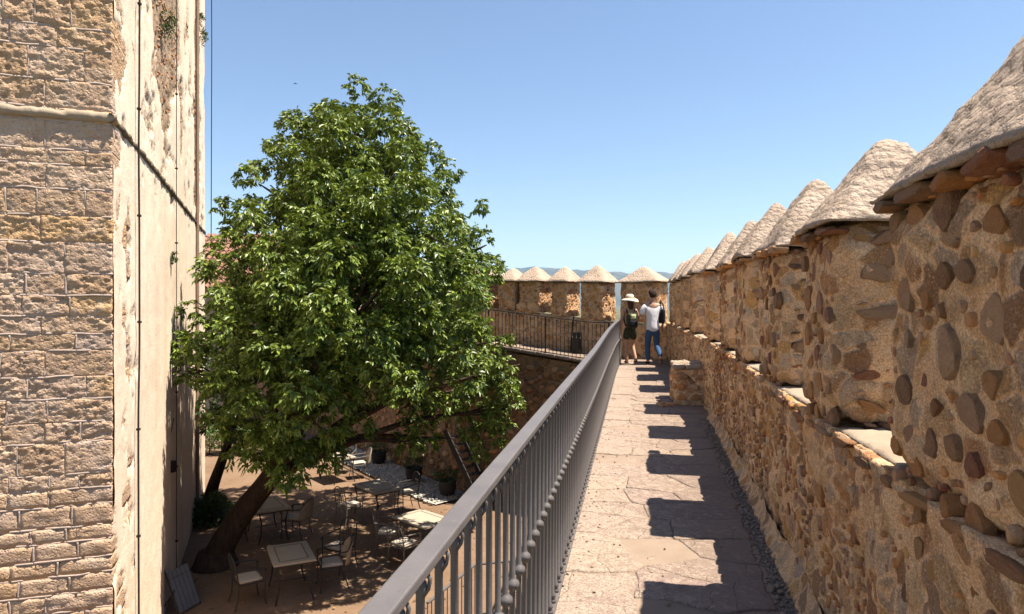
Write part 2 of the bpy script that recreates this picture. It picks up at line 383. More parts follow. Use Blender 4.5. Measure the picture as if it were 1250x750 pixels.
def scatter(W, H, radii, gap=.012, tries=30, rej=None, asp=(.75, 1.6)):
    """non-overlapping lumps on a W x H rectangle, big ones first: (x, y, rx, ry, angle)"""
    out = []; cell = {}; cs = max(radii) * 2.4
    for r in radii:
        for _ in range(tries):
            x, y = random.uniform(0, W), random.uniform(0, H)
            if rej and rej(x, y, r): continue
            key = (int(x / cs), int(y / cs)); ok = True
            for i in (-1, 0, 1):
                for j in (-1, 0, 1):
                    for (X, Y, q) in cell.get((key[0] + i, key[1] + j), ()):
                        if (x - X) ** 2 + (y - Y) ** 2 < (r + q + gap) ** 2: ok = False; break
                    if not ok: break
                if not ok: break
            if ok:
                cell.setdefault(key, []).append((x, y, r)); a = random.uniform(*asp) ** .5
                out.append((x, y, r * a, r / a, random.gauss(0, .35))); break
    return out
def frame(o, ax, ay, nz, x, y, rx, ry, ang, dep, sink=0.):
    o = np.array(o, float); ax = np.array(ax, float); ay = np.array(ay, float); nz = np.array(nz, float)
    p = o + ax * x + ay * y - nz * sink; ca, sa = math.cos(ang), math.sin(ang)
    A = (ax * ca + ay * sa) * rx; B = (ay * ca - ax * sa) * ry; N = nz * dep
    return Matrix(((A[0], B[0], N[0], p[0]), (A[1], B[1], N[1], p[1]), (A[2], B[2], N[2], p[2]), (0, 0, 0, 1)))
def put_stone(m, parent, meshes=STONES, name='rubble_stone'):
    o = bpy.data.objects.new(name, random.choice(meshes)); COL.objects.link(o); o.parent = parent; o.matrix_basis = m; return o
def bake(mb, m, vs=STONE_V):
    a = np.array(m); v = random.choice(vs) @ a[:3, :3].T + a[:3, 3]; mb.add(v, ICO_F)
def cap_data(hx, hy, H, seed=0, n=22, p=5., ox=.0, oy=.0, top=.10):
    """weathered rounded pyramid with an overhanging eave; centred, base at z = 0"""
    a = np.linspace(-1, 1, n); A, B = np.meshgrid(a, a, indexing='ij'); A = A.ravel(); B = B.ravel()
    m = (np.abs(A) ** p + np.abs(B) ** p) ** (1 / p); m = np.minimum(m, 1.06)
    t = np.clip(1 - m, 0, 1); h = t * H; cut = H * (1 - top); h = np.where(h > cut - .05, cut - .05 + (h - cut + .05) * .45, h)
    sh = 1 - .04 * np.maximum(0, (np.abs(A) * np.abs(B)) ** 3)
    P = np.stack([A * hx * sh + ox * t, B * hy * sh + oy * t, h], 1)
    nn = np.stack([A * 1. / max(hx, .1), B / max(hy, .1), np.full_like(A, 1.2)], 1); nn /= np.linalg.norm(nn, axis=1, keepdims=True)
    P += nn * ((fbm(P * 11 + seed * 5, 4, seed, .7) - .5) * .042 + (fbm(P * 2.5 + seed, 2, seed + 3) - .5) * .06)[:, None]
    F = grid_faces(n, n)
    ring = [i * n for i in range(n)] + [(n - 1) * n + j for j in range(1, n)] + [i * n + n - 1 for i in range(n - 2, -1, -1)] + [j for j in range(n - 2, 0, -1)]
    rv = P[ring].copy(); lo = rv.copy(); lo[:, 2] -= .006 + .012 * fbm(rv * 7 + seed, 2, seed); lo[:, :2] *= .985
    ins = lo.copy(); ins[:, :2] *= .84; ins[:, 2] += .012
    k = len(ring); o = len(P); V = np.concatenate([P, lo, ins]); FF = F.tolist()
    for i in range(k):
        j = (i + 1) % k
        FF.append([ring[j], ring[i], o + i, o + j]); FF.append([o + j, o + i, o + k + i, o + k + j])
    FF.append([o + k + i for i in range(k)])
    return V, FF

def pw(u, v, z=0.): return (u * CT + v * ST, -u * ST + v * CT, z)      # walkway frame to world

# ------------------------------------------------------------------ ground, hills
def sheet(name, poly, z, mat, kind='structure'):
    return link(name, mesh(name, [(x, y, z) for x, y in poly], [list(range(len(poly)))], False), mat, None, kind)
sheet('terrain', [(-15000, -3000), (15000, -3000), (15000, 24000), (-15000, 24000)], -14, M['terrain'])
na, nr = 240, 14
az = np.linspace(R(-62), R(62), na); rr = np.linspace(0, 1, nr); AZ, RR = np.meshgrid(az, rr, indexing='ij')
prof = 470 + 200 * np.interp(np.degrees(AZ), [-62, -30, -8, 0, 4, 8, 12, 30, 62], [.9, .8, .7, .95, .72, .78, .70, .55, .6]) + 120 * (fbm(np.stack([AZ.ravel() * 14, RR.ravel() * .4, 0 * AZ.ravel()], 1), 4, 3).reshape(AZ.shape) - .5)
hz = -20 + prof * np.sin(np.clip(RR * 1.25, 0, 1.25) * math.pi / 1.25 * .8) * (.75 + .25 * fbm(np.stack([AZ.ravel() * 40, RR.ravel() * 5, 0 * AZ.ravel()], 1), 4, 8).reshape(AZ.shape) * 1.2)
dist = 8000 + 3500 * RR
link('hills', mesh('hills', np.stack([np.sin(AZ) * dist, np.cos(AZ) * dist, hz], -1).reshape(-1, 3), grid_faces(na, nr)), M['hills'], None, 'structure')

# ------------------------------------------------------------------ right-hand battlement wall
WV = [-1.5, 0, 2.4, 3.7, 5.4, 6.94, 8.45, 9.1, 18.6]; WU = [.74, .76, .82, .85, .915, .955, .99, .985, .80]
OFF = 1.2; THICK = .60; SILL = .95; EAVE = 1.82
def wu(v): return np.interp(v, WV, WU)
wall = thing('battlement_wall', 'rough rubble battlement wall with pointed mortar caps along the right of the walkway', 'wall', pw(OFF, 0, 0), -TH, 'battlement walls of the castle')
vs = np.concatenate([np.arange(-1.5, 1.2, .05), np.arange(1.2, 5, .022), np.arange(5, 9.2, .04), np.arange(9.2, 18.5, .09)]); zi = np.concatenate([np.arange(-.10, SILL, .025), [SILL]])
nv_, nz_ = len(vs), len(zi); P = []
for v in vs:
    u = float(wu(v)); sl = SLOPE * v
    P += [(u - OFF, v, z + sl) for z in zi] + [(u + q * THICK - OFF, v, SILL + sl - .02 * q) for q in (.06, .3, .6, .94)] + [(u + THICK - OFF, v, z) for z in (SILL - .06, .2, -4., -14.2)]
P = np.array(P); m_ = len(zi) + 8
amp = np.zeros(len(P)); amp.reshape(nv_, m_)[:, 1:len(zi)] = 1
P[:, 0] -= amp * ((fbm(P * 5.5, 4, 2, .6) - .5) * .075 + (fbm(P * 18, 3, 9, .65) - .5) * .045)
P[:, 2] += amp * .02 * (vnoise(P * 9, 4) - .5)
link('parapet', mesh('parapet', P, grid_faces(nv_, m_)), M['mortar'], wall)

NBIG = [0]
def stones_on(o, ax, ay, nz, W, H, big, mid, small, owner, bits, dep=.03, rej=None, asp=(.7, 1.5), solo=True, sink=.004):
    """lumps of rubble on one face: big and mid ones are separate objects when solo, small ones go to bits"""
    radii = sorted([random.uniform(*big[1]) for _ in range(big[0])] + [random.uniform(*mid[1]) for _ in range(mid[0])], reverse=True) + [random.uniform(*small[1]) for _ in range(small[0])]
    for i, (x, y, rx, ry, a) in enumerate(scatter(W, H, radii, .008, 25, rej, asp)):
        m = frame(o, ax, ay, nz, x, y, rx, ry, a, dep * random.uniform(.6, .95) * min(1, .4 + rx / .07), sink + random.uniform(.0, .012))
        if solo and max(rx, ry) > .036 and NBIG[0] < 296:
            put_stone(m, owner); NBIG[0] += 1
        else: bake(bits, m)
MERL = [(1.25, 2.46), (3.10, 3.78), (4.54, 5.32), (6.14, 6.90), (7.70, 8.44), (9.32, 10.2), (11.5, 12.45), (13.2, 14.3), (14.9, 15.8), (16.4, 17.35)]
for i, (a, b) in enumerate(MERL):
    uc = float(wu((a + b) / 2)) - OFF; sl = SLOPE * (a + b) / 2; e = EAVE + .012 * (b if b < 9 else 9) / 1.2 + (.05 if i > 5 else 0) + random.uniform(-.015, .015)
    res = .02 if i < 2 else .03 if i < 3 else .05 if i < 6 else .09
    v, f = rbox_data((uc, a, SILL - .02 + sl), (uc + THICK, b, e + sl), res, .14, .045, 6., i + 3, 'xXyYZ')
    mo = link('merlon', mesh('merlon', v, f), M['mortar'], wall)
    H = [.45, .44, .48, .50, .52, .52, .5, .52, .5, .5][i] + random.uniform(-.02, .02)
    v, f = cap_data(THICK / 2 + .045, (b - a) / 2 + .03, H + .05, i, 40 if i < 2 else 26 if i < 6 else 14, 7., .02, 0, [.0, .10, .05, .04, .07, .05, .1, .08, .06, .05][i])
    v = np.asarray(v) + np.array([uc + THICK / 2, (a + b) / 2, e + sl - .005])
    link('cap', mesh('cap', v, f), M['capm'], mo)
    bits = MB(); z0 = SILL + sl; Hh = e - SILL - .03
    k = [1, .9, .75, .6, .5, .3, .25, .2, .2, .2][i]; solo = i < 5
    # face towards the walk
    stones_on((uc, a + .10, z0), (0, 1, 0), (0, 0, 1), (-1, 0, 0), b - a - .2, Hh, (int(9 * k), (.06, .09)), (int(36 * k), (.036, .058)), (int(130 * k) + 20, (.012, .028)), mo, bits, solo=solo)
    # jamb towards the camera
    stones_on((uc + .10, a, z0), (1, 0, 0), (0, 0, 1), (0, -1, 0), THICK - .2, Hh, (int(6 * k), (.06, .085)), (int(16 * k), (.036, .055)), (int(70 * k) + 10, (.012, .028)), mo, bits, solo=solo and i, asp=(1.2, 4.2))
    stones_on((uc + THICK - .05, b, z0), (-1, 0, 0), (0, 0, 1), (0, 1, 0), THICK - .12, Hh, (4, (.05, .08)), (10, (.036, .05)), (20, (.014, .03)), mo, bits, solo=False)
    # flat stones under the eave
    if i < 6:
        y = a - .03
        while y < b:
            L = random.uniform(.07, .16); m = frame((uc, 0, e + sl - .035), (0, 1, 0), (0, 0, 1), (-1, 0, 0), y + L, random.uniform(-.008, .008), L, random.uniform(.022, .034), random.gauss(0, .04), .062, 0)
            if i < 2 and random.random() < .95: put_stone(m, mo, SLABS, 'eave_stone')
            else: bake(bits, m, SLABV)
            y += 2 * L * .97
    bits.build('rubble_bits', M['bits'], mo, True, 'stuff')
# stones of the parapet below the merlons
bits = MB()
for (v0, v1, nb, nm, ns, solo) in ((1.2, 2.6, 7, 34, 330, True), (2.6, 4.4, 6, 40, 420, True), (4.4, 6.6, 3, 44, 480, True), (6.6, 9.1, 0, 60, 420, False), (9.1, 13, 0, 60, 300, False), (13, 18, 0, 60, 200, False)):
    uc = float(wu((v0 + v1) / 2)) - OFF; du = (float(wu(v1)) - float(wu(v0))) / (v1 - v0)
    stones_on((float(wu(v0)) - OFF, v0, .05 + SLOPE * v0), (du, 1, SLOPE), (0, 0, 1), (-1, du, 0), v1 - v0, SILL - .1, (nb, (.055, .075)), (nm, (.034, .05)), (ns, (.011, .027)), wall, bits, solo=solo, dep=.026, sink=.0)
y = 1.2
while y < 18:                                                  # course of long flat stones at sill height
    L = random.uniform(.06, .17)
    if random.random() < .72:
        m = frame((float(wu(y)) - OFF, 0, SILL - .03 + SLOPE * y), (0, 1, 0), (0, 0, 1), (-1, 0, 0), y + L, random.uniform(-.02, .012), L, random.uniform(.016, .03), random.gauss(-.03, .06), .028, 0)
        if y < 4.6: put_stone(m, wall, SLABS, 'ledge_stone')
        else: bake(bits, m, SLABV)
    y += 2 * L
bits.build('rubble_bits', M['bits'], wall, True, 'stuff')
gaps = [(MERL[i][1], MERL[i + 1][0]) for i in range(len(MERL) - 1)]
for a, b in gaps:                                              # pale mortar sills in the gaps
    uc = float(wu((a + b) / 2)) - OFF
    v, f = rbox_data((uc + .02, a - .04, SILL + SLOPE * a - .02), (uc + THICK - .02, b + .04, SILL + SLOPE * a + .015), .03, .012, .022, 9, int(a * 9), 'xXyYZ')
    link('sill', mesh('sill', v, f), M['sill'], wall)
# the mortar fillet at the wall foot
vv = np.arange(-1.5, 9.1, .06); uu = wu(vv); P = []
for q, (du, z) in enumerate(((-.012, .12), (-.03, .06), (-.06, .02), (-.09, -.02))):
    for v, u in zip(vv, uu): P.append((u + du - OFF, v, z + SLOPE * v))
P = np.array(P).reshape(4, len(vv), 3); jit = (fbm(P.reshape(-1, 3) * 6, 3, 5) - .5).reshape(4, -1) * .07; P[..., 0] += jit; P[..., 2] += jit * .6
link('foot_fillet', mesh('foot_fillet', P.reshape(-1, 3), grid_faces(4, len(vv))), M['mortar'], wall)

# the squared block against the wall
blk = thing('stone_bench', 'low squared stone block with a pale broken top against the battlement wall', 'block', pw(.80, 10.6, SLOPE * 10.6), -TH)
v, f = rbox_data((-.24, -.45, -.05), (.21, .5, .52), .05, .05, .05, 4., 77)
link('core', mesh('core', v, f), M['mortar'], blk)
for (x, y, sx, sy, h) in ((-.17, -.33, .09, .13, .06), (-.15, -.1, .10, .10, .075), (-.16, .2, .10, .16, .06), (.05, -.32, .12, .13, .055), (.06, -.02, .12, .15, .07), (.05, .3, .12, .17, .06)):
    v, f = rbox_data((x - sx, y - sy, .50), (x + sx, y + sy, .52 + h), .03, .03, .02, 9, int(x * 99 + y * 77))
    link('top_stone', mesh('top_stone', v, f), M['sill'], blk)
bt = MB()
for z in (.1, .25, .4):
    for y in (-.3, -.05, .25): bake(bt, frame((-.24, y, z), (0, 1, 0), (0, 0, 1), (-1, 0, 0), random.uniform(-.05, .05), 0, .11, .06, 0, .03))
    for x in (-.12, .08): bake(bt, frame((x, -.45, z), (1, 0, 0), (0, 0, 1), (0, -1, 0), random.uniform(-.03, .03), 0, .09, .06, 0, .03))
for _ in range(16): bake(bt, frame((random.uniform(-.45, -.2), random.uniform(-.65, -.2), -.0), (1, 0, 0), (0, 1, 0), (0, 0, 1), 0, 0, random.uniform(.03, .08), random.uniform(.03, .06), random.random() * 3, .03))
bt.build('rubble_bits', M['bits'], blk, True, 'stuff')

# ------------------------------------------------------------------ walkway
PU0 = -.44
def gut(v): return float(wu(v)) - (.17 if v < 9 else .05)
path = link('path', None); path.location = (0, 0, 0); path.rotation_euler = (0, 0, -TH); path['kind'] = 'structure'
vv = np.arange(-1.5, 18.01, .25); P = []
for v in vv: P += [(PU0 - .02, v, -.007 + SLOPE * v), (gut(v) + .03, v, -.007 + SLOPE * v)]
link('joint_bed', mesh('joint_bed', P, [[2 * i, 2 * i + 1, 2 * i + 3, 2 * i + 2] for i in range(len(vv) - 1)], False), M['joint'], path)
def clip(poly, nx, ny, c):
    out = []
    for i in range(len(poly)):
        p, q = poly[i], poly[(i + 1) % len(poly)]; dp = nx * p[0] + ny * p[1] - c; dq = nx * q[0] + ny * q[1] - c
        if dp <= 0: out.append(p)
        if dp * dq < 0: t = dp / (dp - dq); out.append((p[0] + t * (q[0] - p[0]), p[1] + t * (q[1] - p[1])))
    return out
def voronoi(seeds, bounds, reach):
    res = []
    for i, s in enumerate(seeds):
        poly = list(bounds(s))
        for j, t in enumerate(seeds):
            if i == j or abs(t[0] - s[0]) > reach or abs(t[1] - s[1]) > reach: continue
            nx, ny = t[0] - s[0], t[1] - s[1]; c = (t[0] ** 2 + t[1] ** 2 - s[0] ** 2 - s[1] ** 2) / 2
            poly = clip(poly, nx, ny, c)
            if len(poly) < 3: break
        if len(poly) >= 3: res.append((s, poly))
    return res
seeds = []; v = -.2; row = 0
while v < 17.6:
    step = random.uniform(.22, .46); n = 3 if row % 3 else 2
    for k in range(n): seeds.append((PU0 + (gut(v) - PU0) * (k + .5 + random.uniform(-.3, .3)) / n, (v + step / 2 + random.uniform(-.09, .09)) * 1.25))
    v += step; row += 1
def slab(poly, z0, gap=.0035, wob=.03):
    """one worn slab: outline subdivided and ragged, edge rounded over"""
    pts = []
    for i in range(len(poly)):
        p, q = np.array(poly[i]), np.array(poly[(i + 1) % len(poly)]); n = max(1, int(np.linalg.norm(q - p) / .055))
        for k in range(n): pts.append(p + (q - p) * k / n)
    pts = np.array(pts); P3 = np.concatenate([pts, np.zeros((len(pts), 1))], 1)
    pts = pts + np.stack([fbm(P3 * 7, 3, 31) - .5, fbm(P3 * 7, 3, 57) - .5], 1) * 2 * wob
    c = pts.mean(0); d = pts - c; L = np.linalg.norm(d, axis=1, keepdims=True); inn = c + d * np.maximum(.2, (L - gap) / np.maximum(L, 1e-6)); inn2 = c + d * np.maximum(.15, (L - gap - .012) / np.maximum(L, 1e-6))
    tx, ty = random.gauss(0, .006), random.gauss(0, .006)
    def zz(p, k): return z0 + k + (p[:, 0] - c[0]) * tx + (p[:, 1] - c[1]) * ty + SLOPE * p[:, 1]
    ins3 = c + (inn2 - c) * .5
    rough = (fbm(np.concatenate([ins3, np.zeros((len(ins3), 1))], 1) * 9, 2, 12) - .5) * .006
    V = np.concatenate([np.column_stack([inn, zz(inn, -.02)]), np.column_stack([inn, zz(inn, -.003)]), np.column_stack([inn2, zz(inn2, 0)]), np.column_stack([ins3, zz(ins3, 0) + rough]), [[c[0], c[1], z0 + SLOPE * c[1]]]])
    n = len(pts); F = [[r * n + i, r * n + (i + 1) % n, (r + 1) * n + (i + 1) % n, (r + 1) * n + i] for r in range(3) for i in range(n)] + [[3 * n + i, 3 * n + (i + 1) % n, 4 * n] for i in range(n)]
    return V, F
for s, poly in voronoi(seeds, lambda s: [(PU0, (-.4) * 1.25), (gut(s[1] / 1.25), (-.4) * 1.25), (gut(s[1] / 1.25), 17.7 * 1.25), (PU0, 17.7 * 1.25)], 1.4):
    poly = [(x, y / 1.25) for x, y in poly]
    V, F = slab(poly, random.gauss(0, .0035))
    link('flagstone', mesh('flagstone', V, F, True), M['flag'], path)
# gravel gutter along the wall foot
vv = np.arange(-1.5, 9.3, .05); P = []
for v in vv:
    for q in np.linspace(0, 1, 7): P.append((gut(v) - .01 + q * (float(wu(v)) - gut(v)), v, -.012 + SLOPE * v + .02 * q))
P = np.array(P); P[:, 2] += (fbm(P * 30, 3, 4) - .5) * .03
gs = link('gutter_gravel', mesh('gutter_gravel', P, grid_faces(len(vv), 7)[:, ::-1]), M['gutter'], None, 'stuff'); gs.rotation_euler = (0, 0, -TH)
gb = MB()
for _ in range(900):
    v = random.uniform(1.5, 9) ; r = random.uniform(.004, .013); u = gut(v) + random.uniform(-.03, .16)
    bake(gb, frame((u, v, -.004 + SLOPE * v + .02 * (u - gut(v)) / .17), (1, 0, 0), (0, 1, 0), (0, 0, 1), 0, 0, r, r * random.uniform(.6, 1), random.random() * 3, r * .7), PEB)
for _ in range(420):
    v = random.uniform(2.4, 12); r = random.uniform(.003, .009); u = random.uniform(PU0 + .03, .6) if random.random() < .5 else PU0 + abs(random.gauss(0, .10)) + .03
    bake(gb, frame((u, v, .002 + SLOPE * v), (1, 0, 0), (0, 1, 0), (0, 0, 1), 0, 0, r, r * .8, random.random() * 3, r * .6), PEB)
o = gb.build('loose_gravel', M['joint'], None, True, 'stuff'); o.rotation_euler = (0, 0, -TH)

# the mass of masonry that carries the walkway
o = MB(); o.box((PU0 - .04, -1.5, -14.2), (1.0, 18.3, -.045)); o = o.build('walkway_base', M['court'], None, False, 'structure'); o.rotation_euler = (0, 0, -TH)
# ------------------------------------------------------------------ railing beside the walkway
RU = -.40
rail = thing('metal_railing', 'long grey metal railing with beaded balusters beside the sunlit walkway', 'railing', pw(RU, 0, 0), -TH, 'walkway railings')
def rise(v): return .05 * float(np.clip((v - 7) / 3.5, 0, 1))
def rshift(v): return .05 * float(np.clip((v - 13) / 4, 0, 1)) ** 2
PROF = [(.012, .0), (.019, .004), (.019, .018), (.011, .024), (.0175, .032), (.0175, .044), (.0092, .055), (.0092, .525), (.012, .531), (.0225, .540), (.0235, .548), (.0225, .556), (.012, .565), (.0092, .572), (.0092, .935), (.013, .942), (.013, .955), (.007, .962), (.007, .985)]
mb = MB(); mb.lathe(PROF, k=10)
mb.tube([(.006, .0, .93), (.016, .0, .945), (.02, 0, .962), (.014, 0, .975), (.008, 0, .968)], .0045, 5)
bal = mb.mesh('baluster', True); bal.materials.append(M['rail'])
v = .25
while v < 17.25:
    o = link('baluster', bal, None, rail); o.location = (rshift(v), v, SLOPE * v + .012); o.scale = (1, 1, 1 + rise(v)); v += .124
mb = MB(); vv = np.concatenate([np.arange(-.3, 17.25, .5), [17.3]])
mb.tube([(rshift(v), v, SLOPE * v + 1.004 + rise(v)) for v in vv], 0, flat=(.052, .022)); hr = mb.build('handrail', M['rail'], rail)
bv = hr.modifiers.new('bevel', 'BEVEL'); bv.width = .004; bv.segments = 2; bv.limit_method = 'ANGLE'
mb = MB(); mb.tube([(rshift(v), v, SLOPE * v + .008) for v in vv], 0, flat=(.046, .014)); mb.build('base_bar', M['rail'], rail)
mb = MB(); mb.tube([(rshift(17.3), 17.3, SLOPE * 17), (rshift(17.3), 17.3, SLOPE * 17 + 1.06)], .016, 8); mb.build('end_post', M['rail'], rail)

# ------------------------------------------------------------------ far walkway, its wall and railing
P0 = np.array((1.95, 17.2)); P1 = np.array((-1.36, 19.4)); P2 = np.array((-4.1, 23.2)); P3 = np.array((-7., 27.5)); P4 = np.array((-13., 31.5))
C0 = np.array((3.95, 17.43)); Q0 = np.array((2.67, 18.28)); Q1 = np.array((-.45, 20.35)); Q2 = np.array((-3.04, 23.95)); Q3 = np.array((-5.9, 28.5)); Q4 = np.array((-12.3, 32.7))
e1 = (P1 - P0) / np.linalg.norm(P1 - P0); n1 = np.array((-e1[1], e1[0])) * -1
def ramp(t): return .145 + .1 * float(np.clip(t, 0, 3.6))
inner = []; outer = []
for k in range(9):
    t = k / 8; inner.append((*(P0 + (P1 - P0) * t), ramp(t * 3.97))); outer.append((*(Q0 + (Q1 - Q0) * t), ramp(t * 3.75)))
for a, b in ((P2, Q2), (P3, Q3), (P4, Q4)): inner.append((*a, ramp(9))); outer.append((*b, ramp(9)))
V = inner + outer; k = len(inner)
link('far_path', mesh('far_path', V, [[i, i + k, i + 1 + k, i + 1] for i in range(k - 1)], False), M['flag'], None, 'structure')
# landing where the two walks meet
a = pw(PU0 - .02, 16.7); b = pw(.84, 17.6)
link('landing', mesh('landing', [(a[0], a[1], .128), (b[0], b[1], .128), (*C0, .13), (*Q0, .13), (*P0, .13)], [[0, 1, 2, 3, 4]], False), M['flag'], None, 'structure')
# courtyard face under the far walkway
cw = thing('courtyard_wall', 'tall shaded rubble retaining wall below the far walkway', 'wall', (*P1, GZ))
V = []; F = []; tot = 0
pts = []
for a, b, za, zb in ((P0, P1, .1, ramp(4)), (P1, P2, ramp(4), ramp(9)), (P2, P3, ramp(9), ramp(9)), (P3, P4, ramp(9), ramp(9))):
    n = int(np.linalg.norm(b - a) / .12)
    for q in range(n): pts.append((a + (b - a) * q / n, za + (zb - za) * q / n))
zz = np.linspace(0, 1, 36); G = []
for (p, zt) in pts:
    for q in zz: G.append((p[0] - P1[0], p[1] - P1[1], (zt - .06 - GZ) * q - .02))
G = np.array(G); off = (fbm(G * 3.2, 4, 6, .6) - .5) * .16; G[:, 0] -= off * .6; G[:, 1] -= off * .75
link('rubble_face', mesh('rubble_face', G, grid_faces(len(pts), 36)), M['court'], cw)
bits = MB(); capst = []
for si, (a, b) in enumerate(((P0, P1), (P1, P2), (P2, P3))):
    L = np.linalg.norm(b - a); d = (b - a) / L; n = np.array((d[1], -d[0])) * (1 if np.dot((d[1], -d[0]), (-.5, -.8)) > 0 else -1)
    radii = [random.uniform(.09, .16) for _ in range(int(45 * L / 4))] + [random.uniform(.04, .09) for _ in range(int(200 * L / 4))]
    for (x, y, rx, ry, ang) in scatter(L, 3.7, radii, .012, 12, None, (1, 2.2)):
        bake(bits, frame((a[0] - P1[0], a[1] - P1[1], .05), (d[0], d[1], 0), (0, 0, 1), (n[0], n[1], 0), x, y, rx, ry, ang * .5, .05, -.01))
    x = 0; 
    while x < L - .1:                                           # edge slabs of the far walk
        w_ = random.uniform(.3, .6); t0 = (x if si == 0 else 3.97); v, f = rbox_data((0, -.06, 0), (w_ - .012, .3, .09), .08, .015, .014, 7, int(x * 9) + si)
        o = link('edge_slab', mesh('edge_slab', v, f), M['flag'], cw); p = a + d * x; o.location = (p[0] - P1[0], p[1] - P1[1], ramp(t0 if si == 0 else 9) - GZ - .075)
        o.rotation_euler = (0, -math.atan(.1) if si == 0 else 0, math.atan2(d[1], d[0])); o.scale = (1, -1, 1); x += w_
bits.build('rubble_bits', M['bits'], cw, True, 'stuff')
# far railing
fr = thing('metal_railing', 'dark metal railing along the edge of the far walkway below the pointed merlons', 'railing', (*(P0 + n1 * .1), .145), 0, 'walkway railings')
mb = MB(); mb.lathe([(r, z * .95) for r, z in PROF[6:]], k=6); mb.lathe([(.009, .0), (.009, .06)], k=6); fb = mb.mesh('baluster', True); fb.materials.append(M['darkiron'])
fpost = MB().box((-.02, -.02, -.02), (.02, .02, .96)).box((-.05, -.05, -.005), (.05, .05, .03)).mesh('post'); fpost.materials.append(M['darkiron'])
rp = []; base = P0 + n1 * .1
t = -.1; j = 0; segs = [(P0, P1), (P1, P2), (P2, P3)]; tl = 0
for a, b in segs:
    L = np.linalg.norm(b - a); d = (b - a) / L; nn = np.array((-d[1], d[0])); nn = nn if np.dot(nn, (.5, .8)) > 0 else -nn
    s = -.72 if tl == 0 else .06
    while s < L:
        p = a + d * s + nn * .10; z = ramp(tl + s)
        q = (p[0] - base[0], p[1] - base[1], z - .145)
        rp.append(q); o = link('post' if j % 16 == 2 else 'baluster', fpost if j % 16 == 2 else fb, None, fr); o.location = q; s += .115; j += 1
    tl += L
mb = MB(); mb.tube([(x, y, z + .965) for x, y, z in rp[::3] + [rp[-1]]], 0, flat=(.045, .022)); mb.build('handrail', M['darkiron'], fr)
mb = MB(); mb.tube([(x, y, z + .03) for x, y, z in rp[::3] + [rp[-1]]], 0, flat=(.02, .02)); mb.build('base_bar', M['darkiron'], fr)
# far battlement
fw = thing('battlement_wall', 'far battlement wall with pyramid caps closing the end of the walkway', 'wall', (*Q0, 0), 0, 'battlement walls of the castle')
def qz(x): return np.array((x[0] - Q0[0], x[1] - Q0[1]))
G = []; pl = []; ft = []
for a, b, z0, z1 in ((C0, Q0, .1, .145), (Q0, Q1, .145, ramp(3.6)), (Q1, Q2, ramp(9), ramp(9)), (Q2, Q3, ramp(9), ramp(9)), (Q3, Q4, ramp(9), ramp(9))):
    n = int(np.linalg.norm(b - a) / .1); d = (b - a) / np.linalg.norm(b - a); nn = np.array((-d[1], d[0])); nn = nn if np.dot(nn, (.5, .8)) > 0 else -nn
    for q in range(n + 1): pl.append((qz(a + (b - a) * q / n), nn, z0 + (z1 - z0) * q / n))
zi = np.arange(-.1, .96, .1)
for p, nn, zf in pl:
    for z in zi: G.append((p[0], p[1], zf + min(z, .95)))
    G += [(p[0] + nn[0] * .05, p[1] + nn[1] * .05, zf + .96), (p[0] + nn[0] * .5, p[1] + nn[1] * .5, zf + .94), (p[0] + nn[0] * .5, p[1] + nn[1] * .5, -14.2)]
G = np.array(G); a_ = np.zeros((len(pl), len(zi) + 3)); a_[:, 1:len(zi)] = 1; G[:, 1] -= a_.ravel() * (fbm(G * 5, 3, 21) - .5) * .10
link('parapet', mesh('parapet', G, grid_faces(len(pl), len(zi) + 3)), M['farwall'], fw)
FM = [('a', -1.28, -.24), ('a', .25, .95), ('a', 1.37, 1.9), ('a', 2.27, 2.98), ('a', 3.13, 3.72), ('b', .45, 1.1), ('b', 1.55, 2.2), ('b', 2.7, 3.4), ('b', 3.9, 4.5)]
for i, (sg, t0, t1) in enumerate(FM):
    a, b = (Q0, Q1) if sg == 'a' else (Q1, Q2); d = (b - a) / np.linalg.norm(b - a); an = math.atan2(d[1], d[0]); tm = (t0 + t1) / 2
    p = qz(a + d * tm); zf = ramp(tm) if sg == 'a' else ramp(9); ev = 2.16 + .035 * max(tm, 0) + (.1 if sg == 'b' else 0)
    th = .8; h0 = zf + .92
    v, f = rbox_data((-(t1 - t0) / 2, -th, 0), ((t1 - t0) / 2, 0, ev - h0), .07, .05, .05, 5, 50 + i, 'xXyYZ')
    mo = link('merlon', mesh('merlon', v, f), M['farwall'], fw); mo.location = (p[0], p[1], h0); mo.rotation_euler = (0, 0, an)
    v, f = cap_data((t1 - t0) / 2 + .14, th / 2 + .10, [.46, .52, .50, .48, .42, .45, .45, .45, .45][i], 60 + i, 18, 9., 0, 0, .03)
    link('cap', mesh('cap', np.asarray(v) + np.array((0, -th / 2, ev - h0)), f), M['capm'], mo)
    bt = MB()
    stones_on((-(t1 - t0) / 2 + .04, 0, .02), (1, 0, 0), (0, 0, 1), (0, 1, 0), t1 - t0 - .08, ev - h0 - .08, (6, (.06, .09)), (16, (.035, .055)), (30, (.015, .03)), mo, bt, solo=False)
    stones_on((-(t1 - t0) / 2, -.04, .02), (0, -1, 0), (0, 0, 1), (-1, 0, 0), th - .08, ev - h0 - .08, (6, (.05, .08)), (16, (.03, .05)), (30, (.015, .03)), mo, bt, solo=False, dep=.055)
    bt.build('rubble_bits', M['bits'], mo, True, 'stuff')
# broken stub between two merlons
v, f = rbox_data((-.35, -.5, 0), (.1, 0, .3), .06, .12, .08, 5, 91, 'xXyYZ')
p = qz(Q0 + e1 * 3.0); o = link('broken_stub', mesh('broken_stub', v, f), M['farwall'], fw); o.location = (p[0], p[1], ramp(3) + .9); o.rotation_euler = (0, 0, math.atan2(e1[1], e1[0]))

